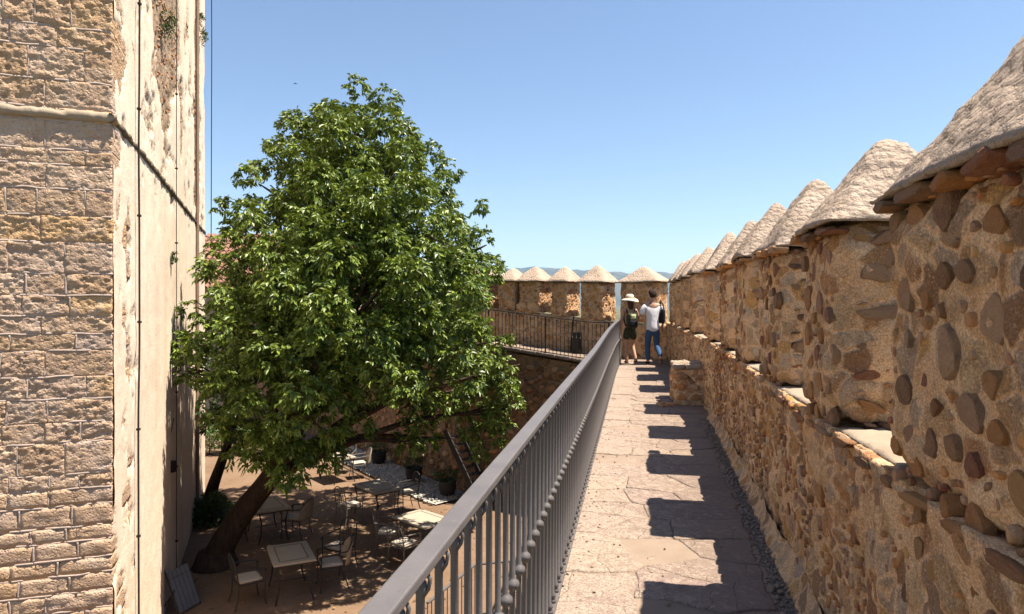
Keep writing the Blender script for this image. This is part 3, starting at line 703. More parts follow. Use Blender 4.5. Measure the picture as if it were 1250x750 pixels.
# ------------------------------------------------------------------ tower
TC = (-4.54, 7.75)                                              # its near corner
D1 = np.array((-.342, .94)); D2 = np.array((-.94, -.342)); N1 = np.array((.94, .342)); N2 = np.array((.342, -.94))
tower = thing('stone_tower', 'tall square tower of pinkish ashlar with a sunlit plastered flank', 'tower', (TC[0], TC[1], GZ), math.atan2(D1[1], D1[0]))
# local frame of the tower: x runs along the plastered flank, y along the ashlar front (both from the corner), z up from the courtyard
TL, TW, TH_ = 12.85, 7., 17.5
jm = MB(); core = MB(); core.box((.06, .06, -.3), (TL - .02, TW, TH_)); core.build('core', M['lime'], tower)
yb = [0, 40, 65, 104, 137, 153, 187, 205, 234, 266, 297, 335, 361, 386, 407, 427, 458, 485, 513, 537, 575, 593, 613, 639, 657, 678, 697, 718, 740]
zc = [1.5 + (375 - y) * .0093 - GZ for y in yb]; zc.sort()
lowz = [zc[0]]
while lowz[-1] > .05: lowz.append(lowz[-1] - random.uniform(.22, .34))
hi_ = [zc[-1]]
while hi_[-1] < 9.6: hi_.append(hi_[-1] + random.uniform(.26, .36))
zs_ = sorted(set(lowz + zc + hi_))
ZM = 1.5 + (375 - 145) * .0093 - GZ                             # string course height
nblk = 0
for i in range(len(zs_) - 1):
    z0, z1 = zs_[i], zs_[i + 1]; seen = 3.2 < z0 < 9.0; y = 0; first = True
    while y < 2.5:
        L = random.uniform(.28, .62) if not first else random.uniform(.24, .5) + (.2 if i % 2 else 0)
        back = (random.uniform(.55, .95) if i % 2 else random.uniform(.95, 1.5)) if first else .12
        pr = random.uniform(.003, .010)
        v, f = rbox_data((0, y + (.002 if not first else 0), z0 + .002), (back, y + L - .002, z1 - .002), .0145 if seen and y < 1.25 else .05, .003, .0, 8, nblk, 'xyzZY' if first else 'xzZyY')
        q = v * np.array((1, 1, 1.25)) + nblk * 3.7
        rug = random.choice((.7, 1., 1.4, 1.9))
        dsp = (fbm(q * 10, 5, 14, .72) - .5) * 0.036 * rug - np.maximum(0, fbm(q * np.array((14, 14, 24)), 3, 33, .6) - .60) * .10 * rug
        edge = np.minimum.reduce([np.abs(v[:, 2] - z0 - .006), np.abs(z1 - .006 - v[:, 2])]); k = np.clip(edge / .025, .3, 1)
        fx = v[:, 0] < .02; ey = np.minimum(np.abs(v[:, 1] - y), np.abs(y + L - v[:, 1])); kk = np.clip(np.minimum(edge / .022, ey / .02), .12, 1) ** .7
        v[fx, 0] = np.minimum(v[fx, 0] - (dsp * k)[fx] - pr * kk[fx], .019)
        if first: fy = v[:, 1] < .02; v[fy, 1] -= (dsp * k * .8)[fy]
        for (ya, yb_, za, zb) in ((y, y + L, z0 - .012, z0 + .011), (y + L - .010, y + L + .010, z0 + .010, z1 - .010)):
            jv, jf = rbox_data((-.004, ya, za), (.03, yb_, zb), .022, .003, 0, 8, 1, 'xyzYZ'); jn = jv * 6 + 3; jk = fbm(jn, 3, 6)
            jv[:, 0] = np.where(jv[:, 0] < .01, jv[:, 0] + (jk - .5) * .034, jv[:, 0]); jv[:, 2] += (fbm(jn, 2, 8) - .5) * .026; jv[:, 1] += (fbm(jn, 2, 11) - .5) * .026; jm.add(jv, jf)
        link('stone_block', mesh('stone_block', v, f), M['ashlar'], tower); nblk += 1; y += L; first = False
mb = MB(); mb.box((.022, .012, 0), (.2, TW, TH_)); mb.build('bed_mortar', M['lime'], tower); jm.build('joint_mortar', M['lime'], tower, True)
# remaining front, far from the picture, and the string course
v, f = rbox_data((.0, 2.45, 0), (.3, TW, TH_), .2, .02, .02, 4, 5, 'xyY'); link('front_face', mesh('front_face', v, f), M['ashlar'], tower)
ang = np.linspace(-math.pi / 2, math.pi / 2, 7)
def course(p0, p1, n2, seed, r, amp, res=.04):
    L = np.linalg.norm(np.subtract(p1, p0)); n = max(2, int(L / res)); P = []
    for s in np.linspace(0, 1, n):
        c = np.array(p0) + (np.array(p1) - np.array(p0)) * s
        for a in ang: P.append((c[0] + n2[0] * (r * math.cos(a) * 1.15 - .02), c[1] + n2[1] * (r * math.cos(a) * 1.15 - .02), ZM + r * math.sin(a)))
    P = np.array(P); d = (fbm(P * 8, 4, seed, .65) - .5) * amp * 2; P[:, 0] += n2[0] * d; P[:, 1] += n2[1] * d; P[:, 2] += d * .5
    return P, grid_faces(n, 7)
v, f = course((0, -.06), (0, TW), (-1, 0), 3, .062, .036, .02); link('string_course', mesh('string_course', v, f), M['course'], tower)
v, f = course((-.06, 0), (TL, 0), (0, -1), 5, .055, .045, .04); link('weathered_course', mesh('weathered_course', v, f), M['weathered'], tower)
# plaster flank with places where the rubble shows
xs = np.concatenate([np.arange(.03, 4, .035), np.arange(4, TL + .001, .07)]); zs2 = np.concatenate([np.arange(0, 10.5, .05), np.arange(10.5, TH_, .25)])
X, Z = np.meshgrid(xs, zs2, indexing='ij'); q = np.stack([X.ravel(), 0 * X.ravel(), Z.ravel()], 1)
big = fbm(q * np.array((.9, 1, .5)), 4, 71); mid = fbm(q * 3.1, 4, 72)
zr = q[:, 2] + GZ                                              # height above the walk
worn = np.clip((1.75 - q[:, 0]) / .7, 0, 1) * .36                        # ashlar and rubble near the corner
up = np.clip((zr - (3.9 + 1.3 * np.abs(q[:, 0] - 4.5) / 2)) / 1.5, 0, 1) * np.clip(1.5 - np.abs(q[:, 0] - 4.5) / 1.9, 0, 1)
strip = np.exp(-((q[:, 0] - 10.6) / .9) ** 2) * np.clip((zr - 2.6) / 2., 0, 1)
scar = np.exp(-((q[:, 0] - 6.9) / .3) ** 2) * np.clip((zr - 4.3) / .6, 0, 1) * np.clip((6.6 - zr) / .6, 0, 1)
worn = np.clip(np.maximum.reduce([worn, up * 1.15, strip * 1.2, scar * .9, .27 * np.clip((zr - 2.2) / 1.5, 0, 1)]) + (mid - .5) * .9 + (big - .5) * .5, 0, 1)
wn = np.clip((worn - .38) / .14, 0, 1)
cellh = fbm(q * np.array((7, 1, 9)), 3, 74, .6)
off = .014 + (fbm(q * .8, 3, 75) - .5) * .03 + (fbm(q * 6, 3, 79) - .5) * .012 - wn * (.05 - .075 * (cellh - .35))
P = q.copy(); P[:, 1] = -off
pm = mesh('plaster_face', P, grid_faces(len(xs), len(zs2))); at = pm.attributes.new('worn', 'FLOAT', 'POINT'); at.data.foreach_set('value', worn.astype(np.float32))
link('plaster_face', pm, M['plaster'], tower)
# wall stones laid bare beyond the plaster
bits = MB()
for (x, y, rx, ry, a) in scatter(11.6, 5.5, [random.uniform(.05, .10) for _ in range(260)] + [random.uniform(.02, .05) for _ in range(1500)], .01, 10, None, (1, 2)):
    X0, Z0 = x + 1., y + 6.4; i = min(len(xs) - 1, int(np.searchsorted(xs, X0))); j = min(len(zs2) - 1, int(np.searchsorted(zs2, Z0)))
    if wn[i * len(zs2) + j] > .7: bake(bits, frame((X0, .02, Z0), (-1, 0, 0), (0, 0, 1), (0, -1, 0), 0, 0, rx, ry, a, .03, .012))
bits.build('bared_stones', mat_stone('bared_stone', True, .85), tower, True, 'stuff')
mb = MB(); mb.box((7.35, -.035, 0), (7.43, .02, TH_ - .1)); 
mb = MB(); mb.tube([(10.0, -.05, .1), (10.0, -.05, TH_)], .045, 8); mb.build('drain_pipe', mat_paint('buff_pipe', (.42, .30, .22), .8, .2), tower)
def to_world(x, y, z): return (TC[0] + D1[0] * x + D2[0] * y, TC[1] + D1[1] * x + D2[1] * y, GZ + z)
def cable(label, x, r, wob, z0=0, z1=17., off=.06):
    t = thing('wall_cable', label, 'cable', to_world(x, -off, z0), 0, 'cables on the tower flank'); mb = MB(); n = 60
    pts = [(N1[0] * .0 + D1[0] * wob * (vnoise(np.array([[k * .23, x, 0]]))[0] - .5) * 2, D1[1] * wob * (vnoise(np.array([[k * .23, x, 0]]))[0] - .5) * 2, (z1 - z0) * k / n) for k in range(n + 1)]
    mb.tube(pts, r, 6); mb.build('wire', M['cable'], t)
    cm = MB(); cm.box((-.02, -.02, -.015), (.02, .02, .015)); cm = cm.mesh('clip'); cm.materials.append(M['cable'])
    for k in range(3, n, 5): o = link('clip', cm, None, t); o.location = pts[k]
cable('thick black cable clipped down the tower flank beside the ashlar corner', 1.38, .014, .06)
cable('thin dark cable down the middle of the tower flank', 5.55, .008, .03)
bx = thing('junction_box', 'small dark junction box low on the plastered tower flank', 'box', to_world(5.2, -.02, 2.35))
mb = MB(); mb.box((-.07, -.09, -.1), (.07, .05, .1)); mb.build('case', M['cable'], bx); mb = MB(); mb.tube([(0, -.05, .1), (-.02, -.04, .5), (.05, -.03, .9)], .008, 5); mb.build('conduit', M['cable'], bx)
hc = thing('hanging_cable', 'straight dark cable hanging free beyond the far edge of the tower', 'cable', (-8.75, 19.85, 3.0)); mb = MB(); mb.tube([(0, 0, 0), (.02, 0, 6), (0, 0, 11.5)], .014, 6); mb.build('wire', M['cable'], hc)
mb = MB(); mb.tube([(0, 0, 11.5), (-.9, -.7, 11.5)], .03, 6); mb.build('bracket', M['cable'], hc)

# ------------------------------------------------------------------ courtyard floor and pebble bed
g = MB(); xs_ = np.arange(-26, 3.01, .5); ys_ = np.arange(4, 42.01, .5); X, Y = np.meshgrid(xs_, ys_, indexing='ij')
gp = np.stack([X.ravel(), Y.ravel(), np.zeros(X.size)], 1); gp[:, 2] = GZ + (fbm(gp * .7, 3, 90) - .5) * .05
link('courtyard_ground', mesh('courtyard_ground', gp, grid_faces(len(xs_), len(ys_))), M['ground'], None, 'structure')
bed = MB(); eb = (P2 - P1) / np.linalg.norm(P2 - P1); nb_ = np.array((-.815, -.58)); cl = []
for s_ in np.arange(-.6, 8.4, .12):
    for q in np.arange(.0, 1.45, .145): p = P1 + eb * s_ + nb_ * (q + (.05 * math.sin(s_ * 3) if q > 1.2 else 0)); cl.append((p[0], p[1], GZ + .03 + .035 * math.sin(q / 1.4 * math.pi)))
o = link('pebble_bed', mesh('pebble_bed', cl, grid_faces(75, 10)), M['pebble'], None, 'stuff')
for _ in range(1900):
    s_, q = random.uniform(-.5, 8), random.uniform(.1, 1.38); p = P1 + eb * s_ + nb_ * q; r = random.uniform(.022, .05)
    bake(bed, frame((p[0], p[1], GZ + .045 + .03 * math.sin(q / 1.4 * math.pi)), (1, 0, 0), (0, 1, 0), (0, 0, 1), 0, 0, r, r * .8, random.random() * 3, r * .6), PEB)
bed.build('white_pebbles', M['pebble'], None, True, 'stuff')

# ------------------------------------------------------------------ garden furniture
def make_table(name, label, x, y, rz, w_, d_):
    t = thing(name, label, 'table', (x, y, GZ), R(rz), 'stone topped garden tables')
    v, f = rbox_data((-w_ / 2, -d_ / 2, .71), (w_ / 2, d_ / 2, .755), .4, .01, 0); link('tabletop', mesh('tabletop', v, f, False), M['tabletop'], t)
    mb = MB(); a, b = w_ / 2 - .11, d_ / 2 - .11
    for (x0, y0, x1, y1) in ((-a, -b, a, -b + .022), (-a, b - .022, a, b), (-a, -b + .0225, -a + .022, b - .0225), (a - .022, -b + .0225, a, b - .0225)): mb.box((x0, y0, .7515), (x1, y1, .758))
    mb.build('inlay_border', M['inlay'], t)
    mb = MB()
    for (x0, y0, x1, y1) in ((-1, -1, 1, -1), (1, -1, 1, 1), (1, 1, -1, 1), (-1, 1, -1, -1)): mb.tube([(x0 * (w_ / 2 - .05), y0 * (d_ / 2 - .05), .69), (x1 * (w_ / 2 - .05), y1 * (d_ / 2 - .05), .69)], 0, flat=(.03, .03))
    mb.tube([(-w_ / 2 + .08, 0, .25), (w_ / 2 - .08, 0, .25)], .01, 6); mb.build('apron', M['darkiron'], t)
    for sx in (-1, 1):
        for sy in (-1, 1):
            X0, Y0 = sx * (w_ / 2 - .06), sy * (d_ / 2 - .06); m = MB(); m.tube([(X0, Y0, .69), (X0 - sx * .05, Y0, .45), (X0 - sx * .03, Y0, .2), (X0 + sx * .02, Y0, 0)], .016, 6); m.build('leg', M['darkiron'], t)
    return t
make_table('garden_table', 'dappled stone topped table nearest the slatted chair and leaning trunk', -4.1, 12.65, 26, .74, 1.08)
make_table('garden_table', 'bright sunlit stone topped table beside the grey handrail', -1.92, 14.72, 46, .80, 1.12)
make_table('garden_table', 'half shaded stone topped table beside the bed of white pebbles', -3.43, 17.35, 40, .78, 1.2)
make_table('garden_table', 'shaded stone topped table directly behind the leaning trunk', -5.65, 15.8, 33, .74, 1.2)
make_table('garden_table', 'smallest looking stone topped table far back under the hanging foliage', -5.35, 20.9, 40, .74, 1.1)

def make_chair(name, label, x, y, rz, woven=False, light=False, cushion=True):
    """faces local +Y"""
    t = thing(name, label, 'chair', (x, y, GZ), R(rz), 'wrought iron garden chairs'); I = M['whiteiron'] if light else M['darkiron']
    mb = MB(); c = [(-.22, -.21, .43), (.22, -.21, .43), (.24, .22, .43), (-.24, .22, .43)]
    for i in range(4): mb.tube([c[i], c[(i + 1) % 4]], .011, 6)
    for k in range(4): mb.tube([(-.22, -.12 + k * .1, .43), (.22, -.12 + k * .1, .43)], .006, 5)
    mb.build('seat_frame', I, t)
    if cushion:
        v, f = rbox_data((-.215, -.19, .44), (.215, .22, .50), .07, .028, .008, 6, int(abs(x * 10))); link('cushion', mesh('cushion', v, f), M['cushion'], t)
    for sx in (-1, 1):
        m = MB(); m.tube([(sx * .24, .22, .66), (sx * .245, .23, .43), (sx * .235, .22, .2), (sx * .25, .25, 0)], .012, 6); m.build('leg', I, t)
        m = MB(); m.tube([(sx * .22, -.21, .43), (sx * .225, -.22, .2), (sx * .24, -.28, 0)], .012, 6); m.build('leg', I, t)
        m = MB(); m.tube([(sx * .225, -.26, .70), (sx * .25, -.1, .69), (sx * .26, .1, .675), (sx * .25, .22, .66), (sx * .25, .26, .62), (sx * .25, .235, .595)], .014, 6); m.build('armrest', I, t)
    m = MB()
    if woven:
        a = np.linspace(0, math.pi, 12); n = 12; V = []
        for q in range(7):
            zz_ = q / 6
            for k in range(n):
                xx = -math.cos(a[k]) * .26; hh = .46 + zz_ * (.24 + .2 * math.sin(a[k])); V.append((xx, -.20 - .12 * math.sin(a[k]) - zz_ * .05, hh))
        m.add(V, grid_faces(7, n)); o = m.build('backrest', M['wicker'], t, True); sd = o.modifiers.new('thick', 'SOLIDIFY'); sd.thickness = .02
        m = MB(); m.tube([V[6 * n + k] for k in range(n)], .016, 6); m.build('back_rim', I, t)
    else:
        m.tube([(-.22, -.21, .43), (-.225, -.25, .7), (-.2, -.285, .86), (-.1, -.30, .93), (0, -.305, .95), (.1, -.30, .93), (.2, -.285, .86), (.225, -.25, .7), (.22, -.21, .43)], .012, 6)
        for xx in (-.13, -.045, .045, .13): m.tube([(xx, -.215, .45), (xx * 1.05, -.26, .7), (xx, -.30, .91)], .006, 5)
        for sx in (-1, 1): m.tube([(sx * (.045 + .04 * math.cos(k)), -.262 - .02 * math.sin(k), .70 + .07 * math.sin(k)) for k in np.linspace(0, 6.2, 12)], .006, 5)
        m.tube([(-.21, -.24, .62), (.21, -.24, .62)], .008, 5); m.build('backrest', I, t)
    return t
def face(x, y, tx, ty): return math.degrees(math.atan2(ty - y, tx - x)) - 90
ch = [
    ('iron chair with pale cushion left of the dappled table', -4.72, 12.2, -4.1, 12.65, 0, 0),
    ('curved woven-back chair right of the dappled table', -3.42, 12.95, -4.1, 12.65, 1, 0),
    ('dark iron chair behind the woven-back chair at the dappled table', -3.5, 13.85, -4.0, 13.0, 0, 0),
    ('light iron chair with white cushion in full sun before the bright table', -2.22, 14.0, -1.7, 14.7, 0, 1),
    ('light iron chair left of the bright sunlit table', -2.68, 14.75, -1.9, 14.75, 0, 1),
    ('iron chair with lit cushion left of the half shaded table', -4.0, 16.75, -3.5, 17.3, 0, 1),
    ('dark iron chair between the half shaded table and the pebbles', -2.75, 17.85, -3.4, 17.4, 0, 0),
    ('curved woven-back chair right of the table behind the trunk', -4.98, 15.75, -5.7, 15.9, 1, 0),
    ('woven-back chair right of the table far back under the foliage', -4.75, 21.2, -5.4, 20.9, 1, 1),
    ('iron chair behind the table far back under the foliage', -5.3, 21.9, -5.4, 20.9, 0, 1),
    ('dark iron chair left of the table behind the trunk', -6.3, 15.5, -5.7, 15.8, 0, 0)]
for (lab, x, y, tx, ty, wv, lt) in ch: make_chair('garden_chair', lab, x, y, face(x, y, tx, ty), bool(wv), bool(lt))
fc = thing('slatted_chair', 'grey slatted folding chair standing against the tower foot', 'chair', (-5.72, 11.95, GZ), R(75))
for k in range(5):
    v, f = rbox_data((-.24 + k * .098, -.012, 0), (-.24 + k * .098 + .085, .012, .72), .8, .004, 0); o = link('slat', mesh('slat', v, f, False), M['slat'], fc); o.location = (0, -.1, .05); o.rotation_euler = (R(-22), 0, 0)
mb = MB()
for sx in (-1, 1): mb.tube([(sx * .26, -.1, 0), (sx * .26, .22, .8)], .014, 6); mb.tube([(sx * .27, .3, 0), (sx * .27, -.02, .45)], .012, 6)
for z in (.15, .6): mb.tube([(-.26, -.12 + z * .4, z), (.26, -.12 + z * .4, z)], .01, 6)
mb.build('frame', M['darkiron'], fc)

def spray_mesh(pos, d, up, L, wid, nl=9, rl=.32):
    """compound leaves: for every spray a rachis d with paired drooping leaflets"""
    N = len(pos); side = np.cross(d, up); side /= np.maximum(1e-6, np.linalg.norm(side, axis=1, keepdims=True)); nrm = np.cross(side, d); V = []
    for k in range(nl):
        s = 0 if k == nl - 1 else (1 if k % 2 else -1); q = 1. if s == 0 else .25 + .6 * (k // 2) / max(1, (nl - 2) // 2)
        base = pos + d * (rl * q) - np.array((0, 0, 1.)) * (rl * q ** 2 * .22)
        ld = d * (.62 if s else 1) + side * (.78 * s) + RNG.normal(0, .22, (N, 3)); ld[:, 2] -= .35 + .25 * RNG.random(N); ld /= np.linalg.norm(ld, axis=1, keepdims=True)
        ls = np.cross(ld, nrm + RNG.normal(0, .45, (N, 3))); ls /= np.maximum(1e-6, np.linalg.norm(ls, axis=1, keepdims=True)); ln = np.cross(ls, ld)
        l = L * (.7 + .5 * RNG.random((N, 1))); ww = wid * (.8 + .4 * RNG.random((N, 1)))
        V.append(np.stack([base, base + ld * l * .5 + ls * ww * .5 + ln * ww * .18, base + ld * l - np.array((0, 0, 1.)) * l * .1, base + ld * l * .5 - ls * ww * .5 + ln * ww * .18], 1))
    V = np.stack(V, 1).reshape(-1, 3); b = np.arange(len(V) // 4)[:, None] * 4
    F = np.concatenate([b + np.array([[0, 1, 2]]), b + np.array([[0, 2, 3]])], 1).reshape(-1, 3)
    return V, F
def foliage(lobes, dens, keep_in=.15, L=.115, wid=.05):
    P = []; D = []; LC = np.array([l[:3] for l in lobes]); LR = np.array([l[3] for l in lobes])
    for c, r in zip(LC, LR):
        n = int(dens * 12.57 * r * r); z = RNG.uniform(-.75, 1, n); a = RNG.uniform(0, 2 * math.pi, n); s = np.sqrt(1 - z * z); u = np.stack([s * np.cos(a), s * np.sin(a), z], 1)
        lump = .78 + .5 * (fbm(u * 2.4 + c, 3, 5) - .25)
        p = c + u * (r * lump * (.72 + .30 * RNG.random(n) ** .6))[:, None]
        dd = np.linalg.norm(p[:, None] - LC[None], axis=2) / LR[None]; inside = (dd < .62).sum(1) > 0
        k = ~inside | (RNG.random(n) < keep_in); P.append(p[k]); D.append(u[k])
    P = np.concatenate(P); U = np.concatenate(D)
    d = U * .8 + RNG.normal(0, .45, P.shape); d[:, 2] *= .6; d[:, 2] -= .1; d /= np.linalg.norm(d, axis=1, keepdims=True)
    up = U * .5 + RNG.normal(0, .3, P.shape); up[:, 2] += .8
    return spray_mesh(P - d * .08, d, up, L, wid, 9, .17)
def px(lobes):
    return [((x - 625) * d / 833, d, 1.5 + (375 - y) * d / 833, r * d / 833) for x, y, r, d in lobes]
def limb(mb, pts, r0, r1, k=8, seed=0):
    P = [Vector(p) for p in pts]; out = []; n = len(P) - 1
    for i in range(n):
        for q in range(4):
            t = q / 4; a, b, c, d = P[max(i - 1, 0)], P[i], P[i + 1], P[min(i + 2, n)]
            out.append(.5 * ((2 * b) + (c - a) * t + (2 * a - 5 * b + 4 * c - d) * t * t + (3 * b - a - 3 * c + d) * t ** 3))
    out.append(P[-1]); m = len(out); mb.tube([tuple(p) for p in out], [r0 + (r1 - r0) * (i / (m - 1)) ** .8 for i in range(m)], k)
# the big tree: crown built as boughs around these centres (x, depth, height, radius in metres, from a survey table)
LOB = px([(425, 140, 38, 15.5), (385, 158, 40, 15.2), (470, 160, 42, 15.5), (430, 170, 50, 14.5), (500, 182, 33, 16), (365, 165, 28, 15.8),
    (345, 195, 33, 15), (400, 215, 58, 13.8), (470, 220, 58, 14), (530, 228, 40, 15.5), (332, 235, 42, 14.6),
    (288, 277, 34, 14.2), (340, 285, 58, 13.4), (420, 290, 72, 12.8), (500, 290, 68, 13.2), (558, 265, 33, 15.5), (572, 310, 36, 15),
    (272, 325, 30, 13.6), (295, 345, 48, 13.2), (360, 360, 68, 12.4), (450, 370, 78, 12.2), (530, 360, 68, 13), (576, 355, 32, 14.5),
    (248, 400, 34, 13), (300, 410, 58, 12.4), (380, 430, 72, 12), (460, 440, 62, 12.4), (530, 430, 55, 13.2), (585, 420, 32, 14),
    (228, 425, 20, 12.7), (250, 455, 34, 12.6), (310, 480, 55, 12.2), (372, 510, 52, 12), (415, 490, 45, 12.6), (338, 550, 40, 12.2), (302, 540, 32, 12.6), (355, 570, 26, 12.2), (398, 550, 26, 12.8),
    (600, 455, 33, 15.8), (572, 488, 33, 16), (606, 500, 28, 16.2), (588, 535, 28, 16.2), (540, 480, 33, 15.8), (508, 498, 30, 15.4), (498, 538, 18, 15.2), (478, 462, 32, 14.4), (520, 535, 16, 15.6), (612, 470, 22, 16),
    (430, 250, 80, 16.5), (430, 350, 100, 16.5), (350, 400, 75, 15.5), (515, 350, 75, 16.2), (450, 430, 55, 15)])
tree = thing('walnut_tree', 'large leafy tree with leaning trunk growing between the tower and the walkway', 'tree', (-6.05, 14, GZ))
TB = np.array((-6.05, 14, GZ))
mb = MB(); tp = [(-6.15, 14, GZ - .2), (-6.0, 14, -3.5), (-5.55, 14, -2.75), (-4.96, 13.95, -2.0), (-4.4, 13.9, -1.0), (-3.95, 14.1, .4), (-3.6, 14.4, 2.), (-3.45, 14.7, 4.0), (-3.4, 14.9, 5.3)]
limb(mb, [tuple(np.array(p) - TB) for p in tp], .33, .05, 14); mb.lathe([(.5, -.05), (.42, .08), (.34, .3)], (-.03, 0, 0), 14)
tk = mb.build('trunk', M['bark'], tree, True)
for i in list(range(0, len(LOB), 2)):
    x, y, z, r = LOB[i]; c = np.array((x, y, z)); j = max(3, min(7, int(np.interp(z - 1.2, [-2, -1, .4, 2, 4], [3, 4, 5, 6, 7])))); s0 = np.array(tp[j]); md = s0 * .45 + c * .55 + np.array((random.uniform(-.3, .3), random.uniform(-.3, .3), .35))
    m = MB(); limb(m, [tuple(s0 - TB), tuple(md - TB), tuple(c - TB), tuple(c - TB + (c - md) * .3)], .10 if j < 6 else .06, .014, 6)
    for _ in range(4): e = c + RNG.normal(0, .45, 3) * r; m.tube([tuple(md * .4 + c * .6 - TB), tuple((c + e) / 2 - TB + np.array((0, 0, .08))), tuple(e - TB)], [.022, .014, .006], 5)
    m.build('limb', M['bark'], tree, True)
LOB2 = []
for (x, y, z, r) in LOB[:-5]:                                   # each bough breaks up into leafy clumps
    if r < .42: LOB2.append((x, y, z, r)); continue
    if random.random() < .35: LOB2.append((x, y, z, r * .42))
    nq = 5 + int(4 * (r > .8))
    for q in range(nq):
        zq = 1 - 2 * (q + .5) / nq; aq = q * 2.4 + x * 7; sq = math.sqrt(1 - zq * zq); k = r * random.uniform(.66, .95)
        LOB2.append((x + k * sq * math.cos(aq), y + k * sq * math.sin(aq), z + k * zq, r * random.uniform(.30, .42)))
LOB2 += LOB[-5:] + px([(430, 300, 70, 18.6), (520, 380, 60, 18.6), (380, 400, 65, 17.6), (560, 430, 42, 17), (470, 430, 50, 17.5), (590, 330, 25, 17)])  # hidden rear lobes, added to cast shade on the courtyard ground
v, f = foliage(LOB2, 38, .04); o = link('crown', mesh('crown', v - TB, f, False), M['leaf'], tree, 'stuff')
t2 = thing('small_tree', 'small dark tree with slanting trunk close beside the far end of the tower', 'tree', (-8.1, 18.4, GZ)); TB2 = np.array((-8.1, 18.4, GZ))
mb = MB(); limb(mb, [(-.1, 0, -.1), (.05, 0, .5), (.3, 0, 1.2), (.62, -.1, 2.1), (.8, -.2, 3.2), (.9, -.2, 4.0)], .2, .05, 10); mb.build('trunk', M['bark2'], t2, True)
L2 = px([(268, 480, 30, 17.6), (250, 505, 20, 17.2), (295, 500, 30, 17.6), (280, 455, 30, 18), (262, 515, 18, 17.4), (310, 480, 34, 17.8), (300, 530, 20, 17)])
for l in L2[:4]: m = MB(); limb(m, [(.62, -.1, 2.1), tuple((np.array((-7.4, 18.2, -1)) * .4 + np.array(l[:3]) * .6) - TB2), tuple(np.array(l[:3]) - TB2)], .06, .012, 6); m.build('limb', M['bark2'], t2, True)
v, f = foliage(L2, 20); link('crown', mesh('crown', v - TB2, f, False), M['leaf2'], t2, 'stuff')
# low hedge beyond
hd = thing('hedge', 'low pale green hedge in the sun at the back of the courtyard', 'hedge', (-10.5, 24.6, GZ))
n = 1500; p = np.stack([RNG.uniform(-2.2, 2.6, n), RNG.uniform(-.4, .4, n), RNG.uniform(.05, 1., n) ** .7], 1); p[:, 2] *= 1 + .3 * (fbm(p * 2, 2, 4) - .5)
u = RNG.normal(0, 1, (n, 3)); u[:, 2] = np.abs(u[:, 2]); u /= np.linalg.norm(u, axis=1, keepdims=True); v, f = spray_mesh(p, u, RNG.normal(0, .4, (n, 3)) + np.array((0, 0, 1.)), .09, .04, 7, .2)
link('foliage', mesh('foliage', v, f, False), M['hedge'], hd, 'stuff')
for x in np.arange(-2, 2.6, .4): mb = MB(); mb.tube([(x, 0, -.05), (x + random.uniform(-.1, .1), 0, .6)], [.025, .01], 5); mb.build('stem', M['bark2'], hd)
def tuft(label, x, z, r):
    t = thing('wall_plant', label, 'plant', to_world(x, -.03, z), 0, 'plants rooted in the tower flank'); n = int(60 * r / .2) + 14
    u = RNG.normal(0, 1, (n, 3)); u[:, :2] += N1 * .8; u /= np.linalg.norm(u, axis=1, keepdims=True); p = u * RNG.uniform(.2, 1, (n, 1)) * r * np.array((.7, .7, 1.6))
    v, f = spray_mesh(p, u, RNG.normal(0, .5, (n, 3)) + np.array((0, 0, .7)), .05, .025, 5, .07); link('leaves', mesh('leaves', v, f, False), M['leaf2'], t, 'stuff')
    mb = MB(); mb.tube([(0, 0, 0), (N1[0] * .1, N1[1] * .1, .1)], .012, 5); mb.build('stem', M['bark2'], t)
tuft('green tuft growing from bare stones near the top of the tower flank', 4.1, 1.5 + 360 * .0135 - GZ, .17)
tuft('round dark tuft on the tower flank near its far edge', 11.2, 1.5 + 325 * .0225 - GZ, .16)
tuft('smaller tuft just above the round one on the tower flank', 10.4, 1.5 + 335 * .0222 - GZ, .12)
tuft('tiny tuft on the smooth plaster below the weathered ledge', 5.0, 1.5 + 62 * .0148 - GZ, .06)

# dark undergrowth at the tower foot
sh = thing('shrub', 'dark low shrub in deep shade between the tower foot and the small tree', 'shrub', (-7.45, 16.9, GZ)); n = 420
u = RNG.normal(0, 1, (n, 3)); u[:, 2] = np.abs(u[:, 2]); u /= np.linalg.norm(u, axis=1, keepdims=True); v, f = spray_mesh(u * RNG.uniform(.15, .42, (n, 1)) * np.array((1, 1.6, 1.3)) + np.array((0, 0, .1)), u, RNG.normal(0, .4, (n, 3)) + np.array((0, 0, 1.)), .09, .04, 7, .12)
link('foliage', mesh('foliage', v, f, False), M['leaf2'], sh, 'stuff'); mb = MB(); mb.tube([(0, 0, -.05), (.05, .05, .4)], [.03, .01], 5); mb.build('stem', M['bark2'], sh)

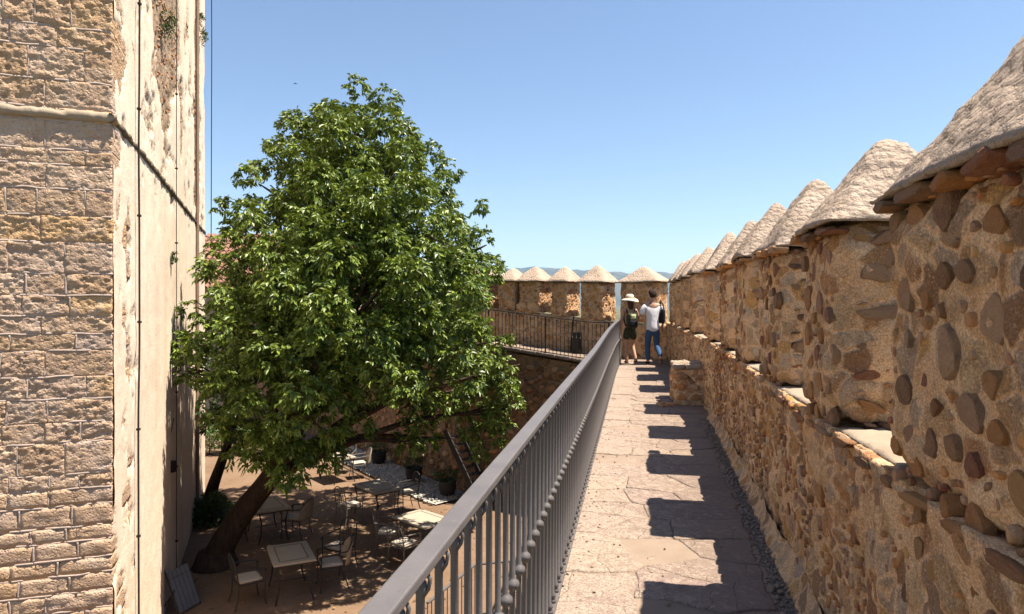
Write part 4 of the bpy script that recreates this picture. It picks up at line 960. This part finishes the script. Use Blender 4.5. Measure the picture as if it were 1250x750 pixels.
# potted plants by the wall
for i, (x, y, lab) in enumerate(((-1.8, 19.0, 'dark round pot with a small shrub nearest the iron stair'), (-2.95, 20.5, 'dark round pot with a small shrub in the middle of the pebble bed'), (-4.45, 22.8, 'dark round pot with a small shrub at the far end of the pebbles'))):
    t = thing('potted_plant', lab, 'potted plant', (x, y, GZ + .05), 0, 'pots on the white pebbles'); mb = MB()
    mb.lathe([(.15, 0), (.2, .06), (.25, .25), (.24, .38), (.27, .40), (.27, .44), (.23, .44), (.22, .38)], k=16); mb.build('pot', M['pot'], t, True)
    n = 120; u = RNG.normal(0, 1, (n, 3)); u[:, 2] = np.abs(u[:, 2]); u /= np.linalg.norm(u, axis=1, keepdims=True); v, f = spray_mesh(u * RNG.uniform(.1, .3, (n, 1)) + np.array((0, 0, .5)), u, RNG.normal(0, .4, (n, 3)) + np.array((0, 0, 1.)), .07, .03, 5, .12)
    link('foliage', mesh('foliage', v, f, False), M['leaf2'], t, 'stuff'); mb = MB(); mb.tube([(0, 0, .4), (.02, 0, .6)], .015, 5); mb.build('stem', M['bark2'], t)
# iron stair at the foot of the far wall
st = thing('iron_stair', 'steep iron stair with thin railing at the foot of the far wall', 'stair', (-.72, 18.35, GZ), math.atan2(e1[1], e1[0]))
for k in range(9): mb = MB(); mb.box((.12 * k, -.28, .19 * k + .16), (.12 * k + .2, .28, .19 * k + .185)); mb.build('step', M['darkiron'], st)
for y in (-.3, .3): mb = MB(); mb.tube([(-.05, y, .02), (1.15, y, 1.92)], 0, flat=(.04, .16)); mb.build('stringer', M['darkiron'], st)
for y in (-.3, .3):
    mb = MB(); mb.tube([(-.05, y, .95), (1.15, y, 2.82)], .02, 6); mb.build('handrail', M['darkiron'], st)
    for k in range(9): mb = MB(); mb.tube([(.13 * k, y, .1 + .205 * k), (.13 * k, y, 1.02 + .203 * k)], .009, 5); mb.build('baluster', M['darkiron'], st)
# low railing round a stairwell below the walkway
lr = thing('stairwell_railing', 'low dark railing seen through the balusters beside the sunny courtyard floor', 'railing', (-.63, 11.6, GZ)); pts = [(-.62, -1.5), (0, 0), (1.3, .35)]
mb = MB(); mb.tube([(x, y, .92) for x, y in pts], 0, flat=(.045, .025)); mb.build('handrail', M['rail'], lr)
mb = MB(); mb.tube([(x, y, .08) for x, y in pts], 0, flat=(.03, .02)); mb.build('base_bar', M['rail'], lr)
mb = MB(); mb.tube([(0, 0, 0), (0, 0, .91)], .009, 6); sb = mb.mesh('baluster'); sb.materials.append(M['rail'])
for (a, b) in ((pts[0], pts[1]), (pts[1], pts[2])):
    n = int(math.dist(a, b) / .12)
    for k in range(n): o = link('baluster', sb, None, lr); o.location = (a[0] + (b[0] - a[0]) * k / n, a[1] + (b[1] - a[1]) * k / n, 0)
# dark cabinet and strut behind the far railing
cbx = thing('electric_cabinet', 'dark cabinet with a slanting strut behind the far railing', 'cabinet', (1.78, 18.55, ramp(.9)), math.atan2(e1[1], e1[0]))
v, f = rbox_data((-.08, -.1, .12), (.10, .1, .58), .3, .01, 0); link('case', mesh('case', v, f, False), M['darkiron'], cbx)
mb = MB(); mb.tube([(.34, -.25, 0), (.2, -.05, .5), (.12, .0, 1.0)], .025, 6); mb.build('strut', M['darkiron'], cbx); mb = MB(); mb.box((-.1, -.06, 0), (.12, .06, .12)); mb.build('plinth', M['darkiron'], cbx)

# house behind
hs = thing('tiled_house', 'low stone house with red barrel tile roof beyond the tower and tree', 'house', (-11.5, 34, GZ))
mb = MB(); mb.box((-7.5, 0, 0), (5.5, 8, 6.3)); mb.build('wall', M['render'], hs)
mb = MB(); mb.add([(-8, -.5, 6.2), (6, -.5, 6.2), (6, 4, 9.3), (-8, 4, 9.3), (-8, 8.5, 6.2), (6, 8.5, 6.2)], [(0, 1, 2, 3), (3, 2, 5, 4), (0, 3, 4), (1, 5, 2)]); rf = mb.build('roof', M['tile'], hs)
mb = MB(); sl_ = math.hypot(4.5, 3.1); a5 = np.linspace(0, math.pi, 6)
for ci in range(46):
    for ri in range(14):
        V = []
        for q in (0, 1):
            s_ = (ri + q * 1.06) / 14; r_ = .135 - .02 * q
            for a in a5: V.append((-7.9 + ci * .3 + .15 + r_ * math.cos(a), -.5 + 4.5 * s_ - .57 * (r_ * math.sin(a) + .03 * (1 - q)), 6.2 + 3.1 * s_ + .82 * (r_ * math.sin(a) + .03 * (1 - q))))
        mb.add(V, grid_faces(2, 6))
mb.build('roof_tiles', mat_paint('barrel_tile', (.40, .215, .15), .85, .15, .4), rf, True, 'stuff')
for x in (-5, -2, 1, 3.6):
    mb = MB(); mb.box((x, -.04, 2.4), (x + .9, .02, 3.8)); wn_ = mb.build('window', M['darkiron'], hs); mb = MB(); mb.box((x - .1, -.12, 2.28), (x + 1., .02, 2.38)); mb.build('sill', M['sill'], wn_)
# a swift in the sky
bd = thing('bird', 'tiny dark bird gliding above the tree top', 'bird', (-12.7, 40, 14.6)); mb = MB()
mb.lathe([(.005, -.12), (.03, -.05), (.035, .02), (.02, .1), (.004, .14)], k=8); mb.add([(0, -.02, .03), (.17, .0, .0), (.3, .03, -.1), (.16, .0, -.06), (0, -.02, -.04)], [(0, 1, 2, 3, 4)]); mb.add([(0, -.02, .03), (-.17, .0, .0), (-.3, .03, -.1), (-.16, .0, -.06), (0, -.02, -.04)], [(0, 1, 2, 3, 4)])
mb.build('body', M['black'], bd); bd.scale = (.5, .5, .5)

# fallen leaves under the tree
n = 900; p = np.stack([RNG.normal(-4.2, 2.6, n), RNG.normal(15, 2.8, n), np.full(n, GZ + .035)], 1); p = p[(p[:, 0] > -6) & (p[:, 0] < 1)]
u = RNG.normal(0, 1, p.shape); u[:, 2] = 0; u /= np.linalg.norm(u, axis=1, keepdims=True); V, F = spray_mesh(p, u, RNG.normal(0, .15, p.shape) + np.array((0, 0, 1.)), .09, .045, 1, .01); V[:, 2] = np.maximum(V[:, 2], GZ + .028)
link('fallen_leaves', mesh('fallen_leaves', V, F, False), mat_leaf('dry_leaf', (.10, .06, .02), (.18, .11, .035), (.22, .16, .05)), None, 'stuff')

# ------------------------------------------------------------------ people
def skinned(name, nodes, edges, mat, parent, sub=2, kind=None):
    """one continuous surface grown round a jointed skeleton; nodes: name -> (x, y, z, r) or (x, y, z, rx, ry)"""
    ks = list(nodes); me = bpy.data.meshes.new(name + '_skeleton'); me.from_pydata([nodes[k][:3] for k in ks], [(ks.index(a), ks.index(b)) for a, b in edges], [])
    o = bpy.data.objects.new(name, me); COL.objects.link(o); sk = o.modifiers.new('skin', 'SKIN'); sk.use_smooth_shade = True; sk.branch_smoothing = .4
    ss = o.modifiers.new('sub', 'SUBSURF'); ss.levels = ss.render_levels = sub
    for i, k in enumerate(ks):
        d = me.skin_vertices[0].data[i]; n = nodes[k]; d.radius = (n[3], n[4] if len(n) > 4 else n[3]); d.use_root = (i == 0)
    dg = bpy.context.evaluated_depsgraph_get(); m2 = bpy.data.meshes.new_from_object(o.evaluated_get(dg)); m2.name = name
    bpy.data.objects.remove(o); bpy.data.meshes.remove(me)
    m2.materials.clear(); m2.materials.append(mat); m2.polygons.foreach_set('use_smooth', np.ones(len(m2.polygons), bool))
    o = link(name, m2, None, parent); return o
def chain(seq): return [(seq[i], seq[i + 1]) for i in range(len(seq) - 1)]
def add_hand(nodes, edges, wrist, palm, side, curl, pre):
    """five separate fingers rooted in the palm; palm is the direction of the hand, side points to the thumb"""
    w0 = Vector(nodes[wrist][:3]); d = Vector(palm).normalized(); t = Vector(side).normalized(); n = d.cross(t)
    nodes[pre + 'palm'] = (*(w0 + d * .05), .021, .032); edges.append((wrist, pre + 'palm'))
    nodes[pre + 'knuck'] = (*(w0 + d * .088), .017, .034); edges.append((pre + 'palm', pre + 'knuck'))
    for k, (off, L) in enumerate(((.027, .07), (.009, .08), (-.009, .074), (-.026, .058))):
        b = w0 + d * .098 + t * off; m = b + d * L * .5 + n * curl * L * .25; e = m + d * L * .35 + n * curl * L * .5
        for q, p, r in (('a', b, .0095), ('b', m, .0085), ('c', e, .0065)): nodes[f'{pre}f{k}{q}'] = (*p, r)
        edges += [(pre + 'knuck', f'{pre}f{k}a'), (f'{pre}f{k}a', f'{pre}f{k}b'), (f'{pre}f{k}b', f'{pre}f{k}c')]
    a = w0 + d * .035 + t * .034; b = a + d * .03 + t * .018 + n * curl * .01; c = b + d * .026 + n * curl * .015
    for q, p, r in (('a', a, .011), ('b', b, .0095), ('c', c, .0075)): nodes[f'{pre}th{q}'] = (*p, r)
    edges += [(pre + 'palm', pre + 'tha'), (pre + 'tha', pre + 'thb'), (pre + 'thb', pre + 'thc')]
def body(N, hands, parent):
    E = chain(['pelvis', 'waist', 'chest', 'neckb', 'neck', 'head', 'crown'])
    for s_ in 'LR':
        E += [('chest', 'sh' + s_)] + chain(['sh' + s_, 'el' + s_, 'wr' + s_]) + [('pelvis', 'hip' + s_)] + chain(['hip' + s_, 'kn' + s_, 'an' + s_, 'ft' + s_, 'toe' + s_])
    for s_, (pd, sd, cu) in hands.items(): add_hand(N, E, 'wr' + s_, pd, sd, cu, s_)
    o = skinned('body', N, E, M['skin'], parent); return o
def head_bits(t, c, face, r=.1):
    """nose, ears, eyes and mouth on the side of the head that faces along `face`"""
    f = Vector(face).normalized(); s_ = f.cross(Vector((0, 0, 1))); c = Vector(c); up = Vector((0, 0, 1))
    m = MB(); m.tube([tuple(c + f * (r * .86) + up * .03), tuple(c + f * (r * 1.12) - up * .012), tuple(c + f * (r * .92) - up * .022)], [.008, .016, .012], 8); m.build('nose', M['skin'], t, True)
    for q in (-1, 1):
        m = MB(); p = c + s_ * (q * r * .86); m.tube([tuple(p + up * .032 - f * .012), tuple(p + up * .01 - f * .02 + s_ * q * .012), tuple(p - up * .028 - f * .002)], [.010, .016, .008], 8); m.build('ear', M['skin'], t, True)
        m = MB(); e = c + f * (r * .88) + s_ * (q * .032) + up * .022; m.lathe([(.001, -.011), (.009, -.006), (.011, 0), (.009, .006), (.001, .011)], tuple(e), 8); m.build('eye', M['black'], t, True)
    m = MB(); m.tube([tuple(c + f * (r * .86) + s_ * q * .024 - up * .05) for q in (-1, 0, 1)], [.004, .007, .004], 6); m.build('mouth', M['brown'], t, True)
def shoe(t, ank, toe, mat, name='shoe'):
    a, b = Vector(ank), Vector(toe); d = (b - a); d.z *= .6; n = {'heel': (*(a - d * .22 - Vector((0, 0, .035))), .042, .036), 'mid': (*(a + d * .35 - Vector((0, 0, .03))), .042, .034), 'toe': (*(b + Vector((0, 0, .012))), .036, .026), 'top': (*(a + Vector((0, 0, .03))), .042)}
    skinned(name, n, [('heel', 'mid'), ('mid', 'toe'), ('mid', 'top')], mat, t)

# man: seen from behind, walking on, left forearm reaching forward
gx, gy, gz = 3.30, 16.0, .137
man = thing('person', 'person in white t-shirt and blue jeans walking away with a dark bag on one shoulder', 'person', (gx, gy, gz), R(4), 'two visitors on the walkway')
N = dict(pelvis=(0, 0, .93, .135, .10), waist=(0, .01, 1.10, .125, .09), chest=(0, .02, 1.32, .15, .10), neckb=(0, .02, 1.46, .075, .065), neck=(-.005, .03, 1.53, .052), head=(-.01, .045, 1.635, .082, .092), crown=(-.01, .035, 1.70, .062, .07),
         shL=(-.175, .02, 1.415, .062), elL=(-.285, .03, 1.16, .043), wrL=(-.25, .25, 1.12, .028), shR=(.175, .02, 1.415, .062), elR=(.265, -.03, 1.15, .043), wrR=(.26, .10, .93, .028),
         hipL=(-.09, .0, .86, .09), knL=(-.10, .10, .48, .055), anL=(-.085, .10, .085, .038), ftL=(-.09, .16, .05, .036), toeL=(-.095, .25, .035, .028),
         hipR=(.09, .0, .86, .09), knR=(.10, .05, .48, .055), anR=(.13, -.24, .17, .038), ftR=(.13, -.19, .11, .034), toeR=(.135, -.11, .045, .028))
body(N, dict(L=((.25, 1, -.1), (0, .1, 1), .5), R=((0, .25, -1), (-.2, 1, 0), .6)), man)
head_bits(man, (-.012, .05, 1.63), (-.55, 1, -.05))
skinned('shirt', dict(hem=(0, .0, .76, .178, .138), low=(0, 0, .90, .172, .132), belly=(0, .01, 1.08, .162, .124), chest=(0, .02, 1.31, .178, .125), neck=(0, .02, 1.44, .125, .09), col=(0, .025, 1.52, .07, .065), sL=(-.185, .02, 1.385, .088), aL=(-.235, .022, 1.27, .082), bL=(-.262, .025, 1.17, .07), sR=(.185, .02, 1.385, .088), aR=(.232, 0, 1.27, .082), bR=(.25, -.015, 1.17, .07)),
        [('hem', 'low'), ('low', 'belly'), ('belly', 'chest'), ('chest', 'neck'), ('neck', 'col'), ('chest', 'sL'), ('sL', 'aL'), ('aL', 'bL'), ('chest', 'sR'), ('sR', 'aR'), ('aR', 'bR')], M['white'], man)
skinned('jeans', dict(top=(0, 0, .96, .14, .108), seat=(0, -.01, .86, .15, .118), hL=(-.095, 0, .78, .098), kL=(-.10, .105, .48, .07), aL=(-.085, .10, .10, .058), hR=(.095, 0, .78, .098), kR=(.10, .055, .48, .07), aR=(.128, -.215, .20, .058)),
        [('top', 'seat'), ('seat', 'hL'), ('hL', 'kL'), ('kL', 'aL'), ('seat', 'hR'), ('hR', 'kR'), ('kR', 'aR')], M['jeans'], man)
skinned('hair', dict(front=(-.012, .075, 1.715, .085, .07), top=(-.008, .02, 1.72, .105, .09), back=(0, -.018, 1.655, .098, .08), nape=(0, -.012, 1.57, .07, .05)), [('front', 'top'), ('top', 'back'), ('back', 'nape')], M['hair'], man)
shoe(man, (-.085, .10, .085), (-.095, .25, .035), M['black']); shoe(man, (.13, -.24, .17), (.135, -.11, .045), M['brown'])
bag = thing('shoulder_bag', 'dark bag hanging from the shoulder of the person in the white t-shirt', 'bag', (gx + .20, gy + .03, gz + .98), R(4))
v, f = rbox_data((-.03, -.14, 0), (.07, .14, .34), .04, .04, .008, 8, 3); link('pouch', mesh('pouch', v, f), M['black'], bag)
mb = MB(); mb.tube([(.02, -.12, .32), (.02, -.09, .44), (-.02, -.03, .52), (-.02, .05, .52), (.02, .1, .44), (.02, .12, .32)], 0, flat=(.03, .012)); mb.build('strap', M['black'], bag)

# woman: sun hat, sleeveless top, shorts, backpack
gx, gy, gz = 2.83, 16.35, .139
wom = thing('person', 'person in a pale wide brimmed sun hat with bare arms and dark shorts walking away', 'person', (gx, gy, gz), R(8), 'two visitors on the walkway')
N = dict(pelvis=(0, 0, .87, .130, .10), waist=(0, .01, 1.02, .105, .08), chest=(0, .02, 1.22, .125, .09), neckb=(0, .02, 1.345, .062, .055), neck=(0, .03, 1.41, .043), head=(0, .045, 1.505, .078, .088), crown=(0, .035, 1.565, .06, .066),
         shL=(-.15, .02, 1.30, .05), elL=(-.215, -.0, 1.06, .036), wrL=(-.20, .06, .83, .025), shR=(.15, .02, 1.30, .05), elR=(.225, .05, 1.07, .036), wrR=(.25, .24, 1.08, .025),
         hipL=(-.085, 0, .80, .088), knL=(-.085, .06, .44, .05), anL=(-.07, .02, .075, .034), ftL=(-.07, .08, .045, .033), toeL=(-.075, .17, .03, .026),
         hipR=(.085, 0, .80, .088), knR=(.09, .10, .45, .05), anR=(.11, -.10, .11, .034), ftR=(.115, -.05, .07, .032), toeR=(.12, .03, .035, .026))
body(N, dict(L=((0, .2, -1), (.2, 1, 0), .6), R=((.3, 1, .1), (0, -.1, 1), .5)), wom)
head_bits(wom, (0, .05, 1.50), (-.3, 1, -.05), .095)
skinned('top', dict(hem=(0, 0, .86, .14, .112), belly=(0, .01, 1.02, .125, .10), chest=(0, .02, 1.20, .146, .112), collar=(0, .02, 1.30, .11, .07), sL=(-.12, .02, 1.315, .055), sR=(.12, .02, 1.315, .055)), [('hem', 'belly'), ('belly', 'chest'), ('chest', 'collar'), ('collar', 'sL'), ('collar', 'sR')], M['tan'], wom)
skinned('shorts', dict(top=(0, 0, .95, .128, .10), seat=(0, -.01, .82, .152, .124), hL=(-.09, 0, .74, .108), kL=(-.095, .035, .56, .102), hR=(.09, 0, .74, .108), kR=(.095, .06, .56, .102)), [('top', 'seat'), ('seat', 'hL'), ('hL', 'kL'), ('seat', 'hR'), ('hR', 'kR')], M['olive'], wom)
skinned('hair', dict(top=(0, .02, 1.57, .085, .09), back=(0, -.02, 1.50, .085, .07), tail=(.01, -.03, 1.36, .07, .045), end=(.012, -.02, 1.28, .05, .03)), [('top', 'back'), ('back', 'tail'), ('tail', 'end')], M['hairw'], wom)
mb = MB(); prof_ = [(.215, -.045), (.20, -.02), (.15, .004), (.105, .02), (.1, .06), (.088, .105), (.05, .125), (.004, .128)]; V = []; k = 24
for r_, z_ in prof_:
    for j in range(k): a = 2 * math.pi * j / k; V.append((r_ * math.cos(a), .03 + r_ * math.sin(a), 1.545 + z_ + (.022 * math.sin(a * 2 + .6) + .012 * math.sin(3 * a) if r_ > .14 else 0)))
mb.add(V, [(i * k + j, i * k + (j + 1) % k, (i + 1) * k + (j + 1) % k, (i + 1) * k + j) for i in range(len(prof_) - 1) for j in range(k)]); o = mb.build('sun_hat', M['straw'], wom, True); sd = o.modifiers.new('thick', 'SOLIDIFY'); sd.thickness = .006
mb = MB(); mb.tube([(.106 * math.cos(a), .03 + .106 * math.sin(a), 1.575) for a in np.linspace(0, 6.28, 20)], 0, flat=(.006, .025)); mb.build('hat_band', M['tan'], o)
shoe(wom, (-.07, .02, .075), (-.075, .17, .03), M['brown'], 'sandal'); shoe(wom, (.11, -.10, .11), (.12, .03, .035), M['brown'], 'sandal')
bp = thing('backpack', 'small dark green backpack worn by the person in the sun hat', 'backpack', (gx + .015, gy - .16, gz + .86), R(8))
v, f = rbox_data((-.13, -.08, 0), (.13, .06, .36), .035, .055, .012, 7, 8); link('pack', mesh('pack', v, f), M['olive'], bp)
v, f = rbox_data((-.095, -.125, .03), (.095, -.075, .19), .04, .022, .006, 7, 9); link('front_pocket', mesh('front_pocket', v, f), M['black'], bp)
v, f = rbox_data((-.06, -.105, .20), (.07, -.075, .33), .04, .014, .012, 9, 12); link('scarf', mesh('scarf', v, f), mat_cloth('pale_green_scarf', (.42, .46, .26)), bp)
for sx in (-1, 1): mb = MB(); mb.tube([(sx * .09, .05, .34), (sx * .10, .10, .43), (sx * .10, .22, .46), (sx * .105, .30, .38), (sx * .11, .29, .22), (sx * .12, .1, .05)], 0, flat=(.035, .01)); mb.build('strap', M['black'], bp)

# ------------------------------------------------------------------ summer haze
HAZE = True
if HAZE:
    mb = MB(); mb.box((-16000, -4000, -15.2), (16000, 25000, 900)); hz_ = mb.build('haze', None, None, False, 'stuff')
    hm = bpy.data.materials.new('haze_air'); hm.use_nodes = True; n_ = hm.node_tree.nodes; n_.remove(n_['Principled BSDF']); pv = n_.new('ShaderNodeVolumePrincipled')
    pv.inputs['Color'].default_value = (.42, .64, 1, 1); pv.inputs['Density'].default_value = .00005; pv.inputs['Anisotropy'].default_value = .2
    hm.node_tree.links.new(pv.outputs[0], n_['Material Output'].inputs['Volume']); hz_.data.materials.append(hm)
